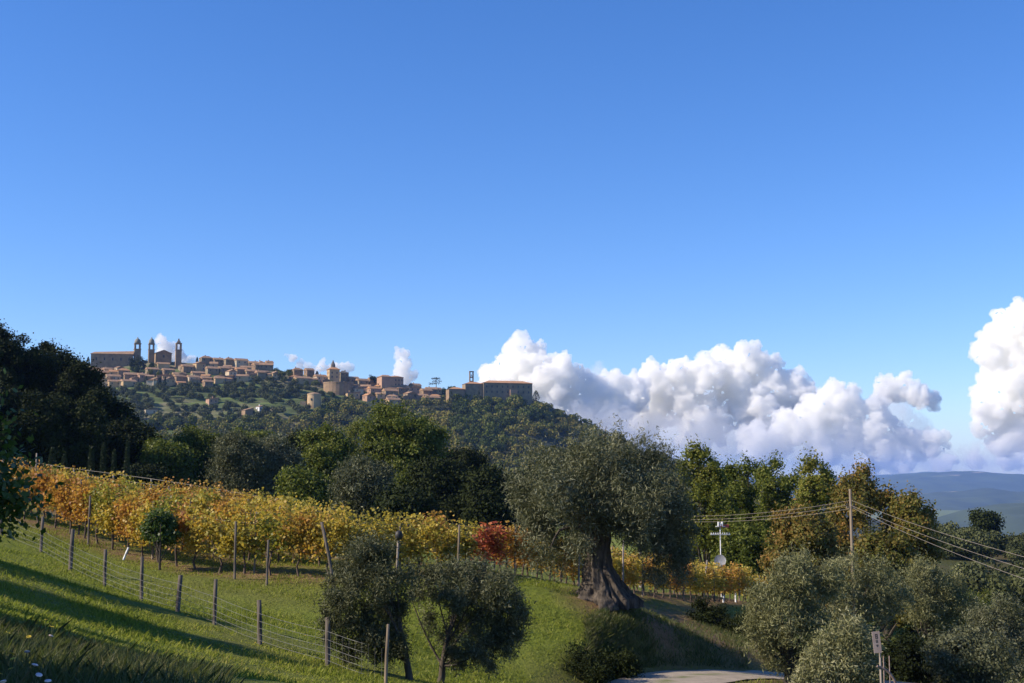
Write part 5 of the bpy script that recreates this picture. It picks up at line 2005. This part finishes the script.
# thin stake beside the track
b = gp(746, 49.2)
po = post_mb(.62, .022).build("stake", wood_grey)
po.location = b
tag(po, "thin wooden stake at the edge of the gravel track", "stake")

# ------------------------------------------------------------------ branch of the tree at the left edge, its crown just outside
b = Vector((-7.6, 12.4, gz(-7.6, 12.4)))


def near_l(lst, Yd):
    out = []
    for (px, py, r) in lst:
        p = at(px, py, Yd) - np.array(b)
        out.append((p[0], p[1], p[2], r * Yd / F, r * Yd / F, r * Yd / F))
    return out


make_tree("fig_tree", "leafy green branches of a tree reaching in at the left edge", "tree", b, 4.2, 3.6, 't', 900,
          near_l([(-8, 480, 26), (-4, 505, 24), (-12, 530, 24), (4, 490, 12), (2, 520, 13), (-60, 470, 70), (-90, 420, 80), (-150, 480, 90), (-120, 380, 80), (-200, 440, 90)], 12.4),
          leaf=(.085, .05), nclump=150, per=80, rc=.30, mat=shrub_leaf, tr=.09, limbs=30, trunk_h=.1)
# hedge trees out of frame on the left: they throw the long shadows over the near lawn
for k, (x, y, H, W, lab) in enumerate([(-6.3, 7.2, 3.9, 3.2, "bush beyond the left edge, closest to the viewpoint"), (-9.0, 11.5, 4.2, 3.8, "bush beyond the left edge, behind the leafy branches"),
                                       (-12.0, 17, 3.5, 4.0, "bush beyond the left edge, third from the viewpoint"), (-13.4, 22.5, 3.3, 4.0, "bush beyond the left edge, fourth from the viewpoint"),
                                       (-16.4, 28, 3.6, 4.2, "bush beyond the left edge, fifth from the viewpoint"), (-19.6, 34, 3.4, 4.2, "bush beyond the left edge, farthest from the viewpoint"),
                                       (-25, 27, 6.3, 3.6, "slim tree beyond the left edge, behind the bushes")]):
    make_tree("shrub" if k < 6 else "broadleaf_tree", lab, "shrub" if k < 6 else "tree",
              Vector((x, y, gz(x, y))), H, W, 't', 950 + k, leaf=(.2, .12), nclump=150, per=110, rc=.5 if k < 6 else .8, mat=green_leaf, tr=.12, limbs=10, trunk_h=.12 if k < 6 else .4)


# ------------------------------------------------------------------ grass, weeds, flowers
def blades(N, sampler, hmin, hmax, wid, mat, name, label, seed, lean=.5):
    rs = np.random.default_rng(seed)
    x, y = sampler(rs, N)
    z = GZ(x, y)
    n = len(x)
    h = rs.uniform(hmin, hmax, n)
    a = rs.uniform(0, 6.28, n)
    w = wid * rs.uniform(.6, 1.4, n) * .5
    lx, ly = rs.normal(size=n) * lean * h, rs.normal(size=n) * lean * h
    B = np.stack([x, y, z - .02], 1)
    sx = np.stack([np.cos(a) * w, np.sin(a) * w, np.zeros(n)], 1)
    mid = B + np.stack([lx * .4, ly * .4, h * .6], 1)
    tip = B + np.stack([lx, ly, h], 1)
    V = np.stack([B - sx, B + sx, mid + sx * .7, tip, mid - sx * .7], 1).reshape(-1, 3)
    Q = np.arange(n * 5).reshape(n, 5)
    o = link(bpy.data.objects.new(name, np_mesh(name, V, Q, 5, mat, rs.uniform(0, 1, n))))
    tag(o, label, None, None, "stuff")
    return o


def bare(x, y):
    v = np.zeros(x.shape)
    for (px, py, Yd, rr) in PATCH:
        c0 = at(px, py, Yd)
        v = np.maximum(v, np.clip(1.25 - np.hypot(x - c0[0], (y - c0[1]) * 0.7) / rr, 0, .93))
    return v


def view_sampler(y0, y1, pxa, pxb, power=1.0, patch=None, avoid=True):
    def f(rs, N):
        y = y0 + (y1 - y0) * rs.uniform(0, 1, N) ** power
        px = rs.uniform(pxa, pxb, N)
        x = (px - 512) / F * y * cp
        keep = np.ones(N, bool)
        if patch:
            v = np.array([noise.noise(Vector((a * patch[0], b * patch[0], 3))) for a, b in zip(x, y)])
            keep &= v > patch[1] + rs.normal(size=N) * .12
        if avoid:
            keep &= road_dist(x, y) > 1.6 + rs.uniform(-.15, .5, N)
            keep &= rs.uniform(0, 1, N) > bare(x, y)
        return x[keep], y[keep]
    return f


blades(210000, view_sampler(15, 60, -20, 800), .04, .10, .022, grass_blade, "grass", "short green meadow grass on the sloping lawn", 1, .7)
blades(70000, view_sampler(16, 52, -20, 800, 1, (.55, .12)), .08, .18, .022, grass_blade, "grass", "taller tufts of grass dotting the lawn", 2, .5)
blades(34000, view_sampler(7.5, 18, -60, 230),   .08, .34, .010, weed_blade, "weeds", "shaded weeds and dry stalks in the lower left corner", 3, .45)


def bank_sampler(rs, N):
    # the shaded bank between the knoll and the track
    px = rs.uniform(585, 745, N)
    t = rs.uniform(0, 1, N)
    Yb = np.interp(px, [585, 640, 700, 745], [39.6, 42, 45.6, 47.6])
    Yt = np.interp(px, [585, 640, 700, 745], [43.0, 49.0, 56, 61])
    y = Yb + (Yt - Yb) * t
    x = (px - 512) / F * y * cp
    k = (road_dist(x, y) > 1.9) & (rs.uniform(0, 1, N) > bare(x, y))
    return x[k], y[k]


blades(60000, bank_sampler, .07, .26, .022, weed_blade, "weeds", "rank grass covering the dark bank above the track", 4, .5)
rs = np.random.default_rng(9)
for k, (px, py, Yd, H, W, lab) in enumerate([(588, 662, 39.6, .62, 2.0, "dark bushy tussock at the left end of the bank, above the track"), (618, 655, 41.4, .5, 1.6, "tussock in the middle of the bank under the ancient olive"),
                                             (738, 640, 55, .9, 2.4, "dark bramble at the bank's right end beside the silvery olive"),  # brambles: their dark leaves stand in for shade on the bank
                                             (706, 628, 56, .7, 2.4, "low bramble standing in for shade at the top of the dark bank")]):
    make_tree("shrub", lab, "shrub", gp(px, Yd), H, W, 's', 970 + k, leaf=(.12, .04), nclump=70, per=80, rc=.26, mat=dark_leaf, trunk_h=.05, tr=.03, limbs=6, upright=.2)


def flowers(px0, px1, y0, y1, n, mat, r, h0, h1, label, seed, umbel=False, explicit=None):
    rs = np.random.default_rng(seed)
    proto_head = MB()
    if umbel:
        proto_head.lathe((0, 0, 0), [(.003, -.008), (r, 0), (r * .9, .005), (.01, .008)], 12)
    else:
        for i in range(9):
            a = i * 2 * math.pi / 9
            ca, sa = math.cos(a), math.sin(a)
            proto_head.poly([(0, 0, 0), (r * .7 * ca - r * .2 * sa, r * .7 * sa + r * .2 * ca, .006), (r * ca, r * sa, .002), (r * .7 * ca + r * .2 * sa, r * .7 * sa - r * .2 * ca, .006)], [(0, 1, 2, 3)])
    made = None
    st_m = None
    for i in range(n):
        if explicit:
            px, py, Yd = explicit[i]
            t = at(px, py, Yd)
            x, y = t[0], t[1]
            z = gz(x, y)
            h = max(.1, t[2] - z)
        else:
            y = rs.uniform(y0, y1)
            x = (rs.uniform(px0, px1) - 512) / F * y
            z = gz(x, y)
            h = rs.uniform(h0, h1)
        root = empty("flower", (x, y, z), rs.uniform(0, 6), label, "flower", label.split(" in ")[0] + "s")
        root.scale = (1, 1, 1)
        hd = bpy.data.objects.new("flower_head", None)
        if made is None:
            o = proto_head.build("flower_head", mat, root)
            made = o.data
        else:
            o = link(bpy.data.objects.new("flower_head", made))
            o.parent = root
        bpy.data.objects.remove(hd)
        o.location = (0, 0, h)
        o.rotation_euler = (rs.uniform(.1, .6), rs.uniform(-.3, .3), 0)
        if st_m is None:
            tb = Tubes(4)
            tb.add([(0, 0, -.02), (.01, 0, .5), (0, 0, 1)], [.004, .003, .003])
            st_m = tb.mesh("stem", weed_blade)
            at_f = st_m.attributes.new("rnd", 'FLOAT', 'FACE')
        s = link(bpy.data.objects.new("stem", st_m))
        s.parent = root
        s.scale = (1, 1, h)


flowers(0, 0, 0, 0, 11, flower_yellow, .022, .3, .4, "yellow daisy in the shaded weeds at the lower left", 1, explicit=[(12, 654, 8.5), (13, 659, 8.3), (11, 669, 8.3), (29, 637, 9.5), (8, 633, 10), (46, 620, 11), (52, 627, 10.5), (0, 674, 8), (109, 675, 11), (30, 620, 12), (95, 652, 13)])
flowers(0, 0, 0, 0, 6, flower_pink, .020, .3, .4, "pale pinkish wild carrot head in the weeds at the lower left", 2, True, explicit=[(35, 665, 7.6), (39, 675, 7.4), (48, 681, 7.4), (27, 652, 9), (51, 636, 10.5), (3, 682, 7.2)])
flowers(120, 600, 18, 40, 60, flower_yellow, .025, .10, .2, "tiny yellow flower in the sunlit lawn grass", 3)

print("done")
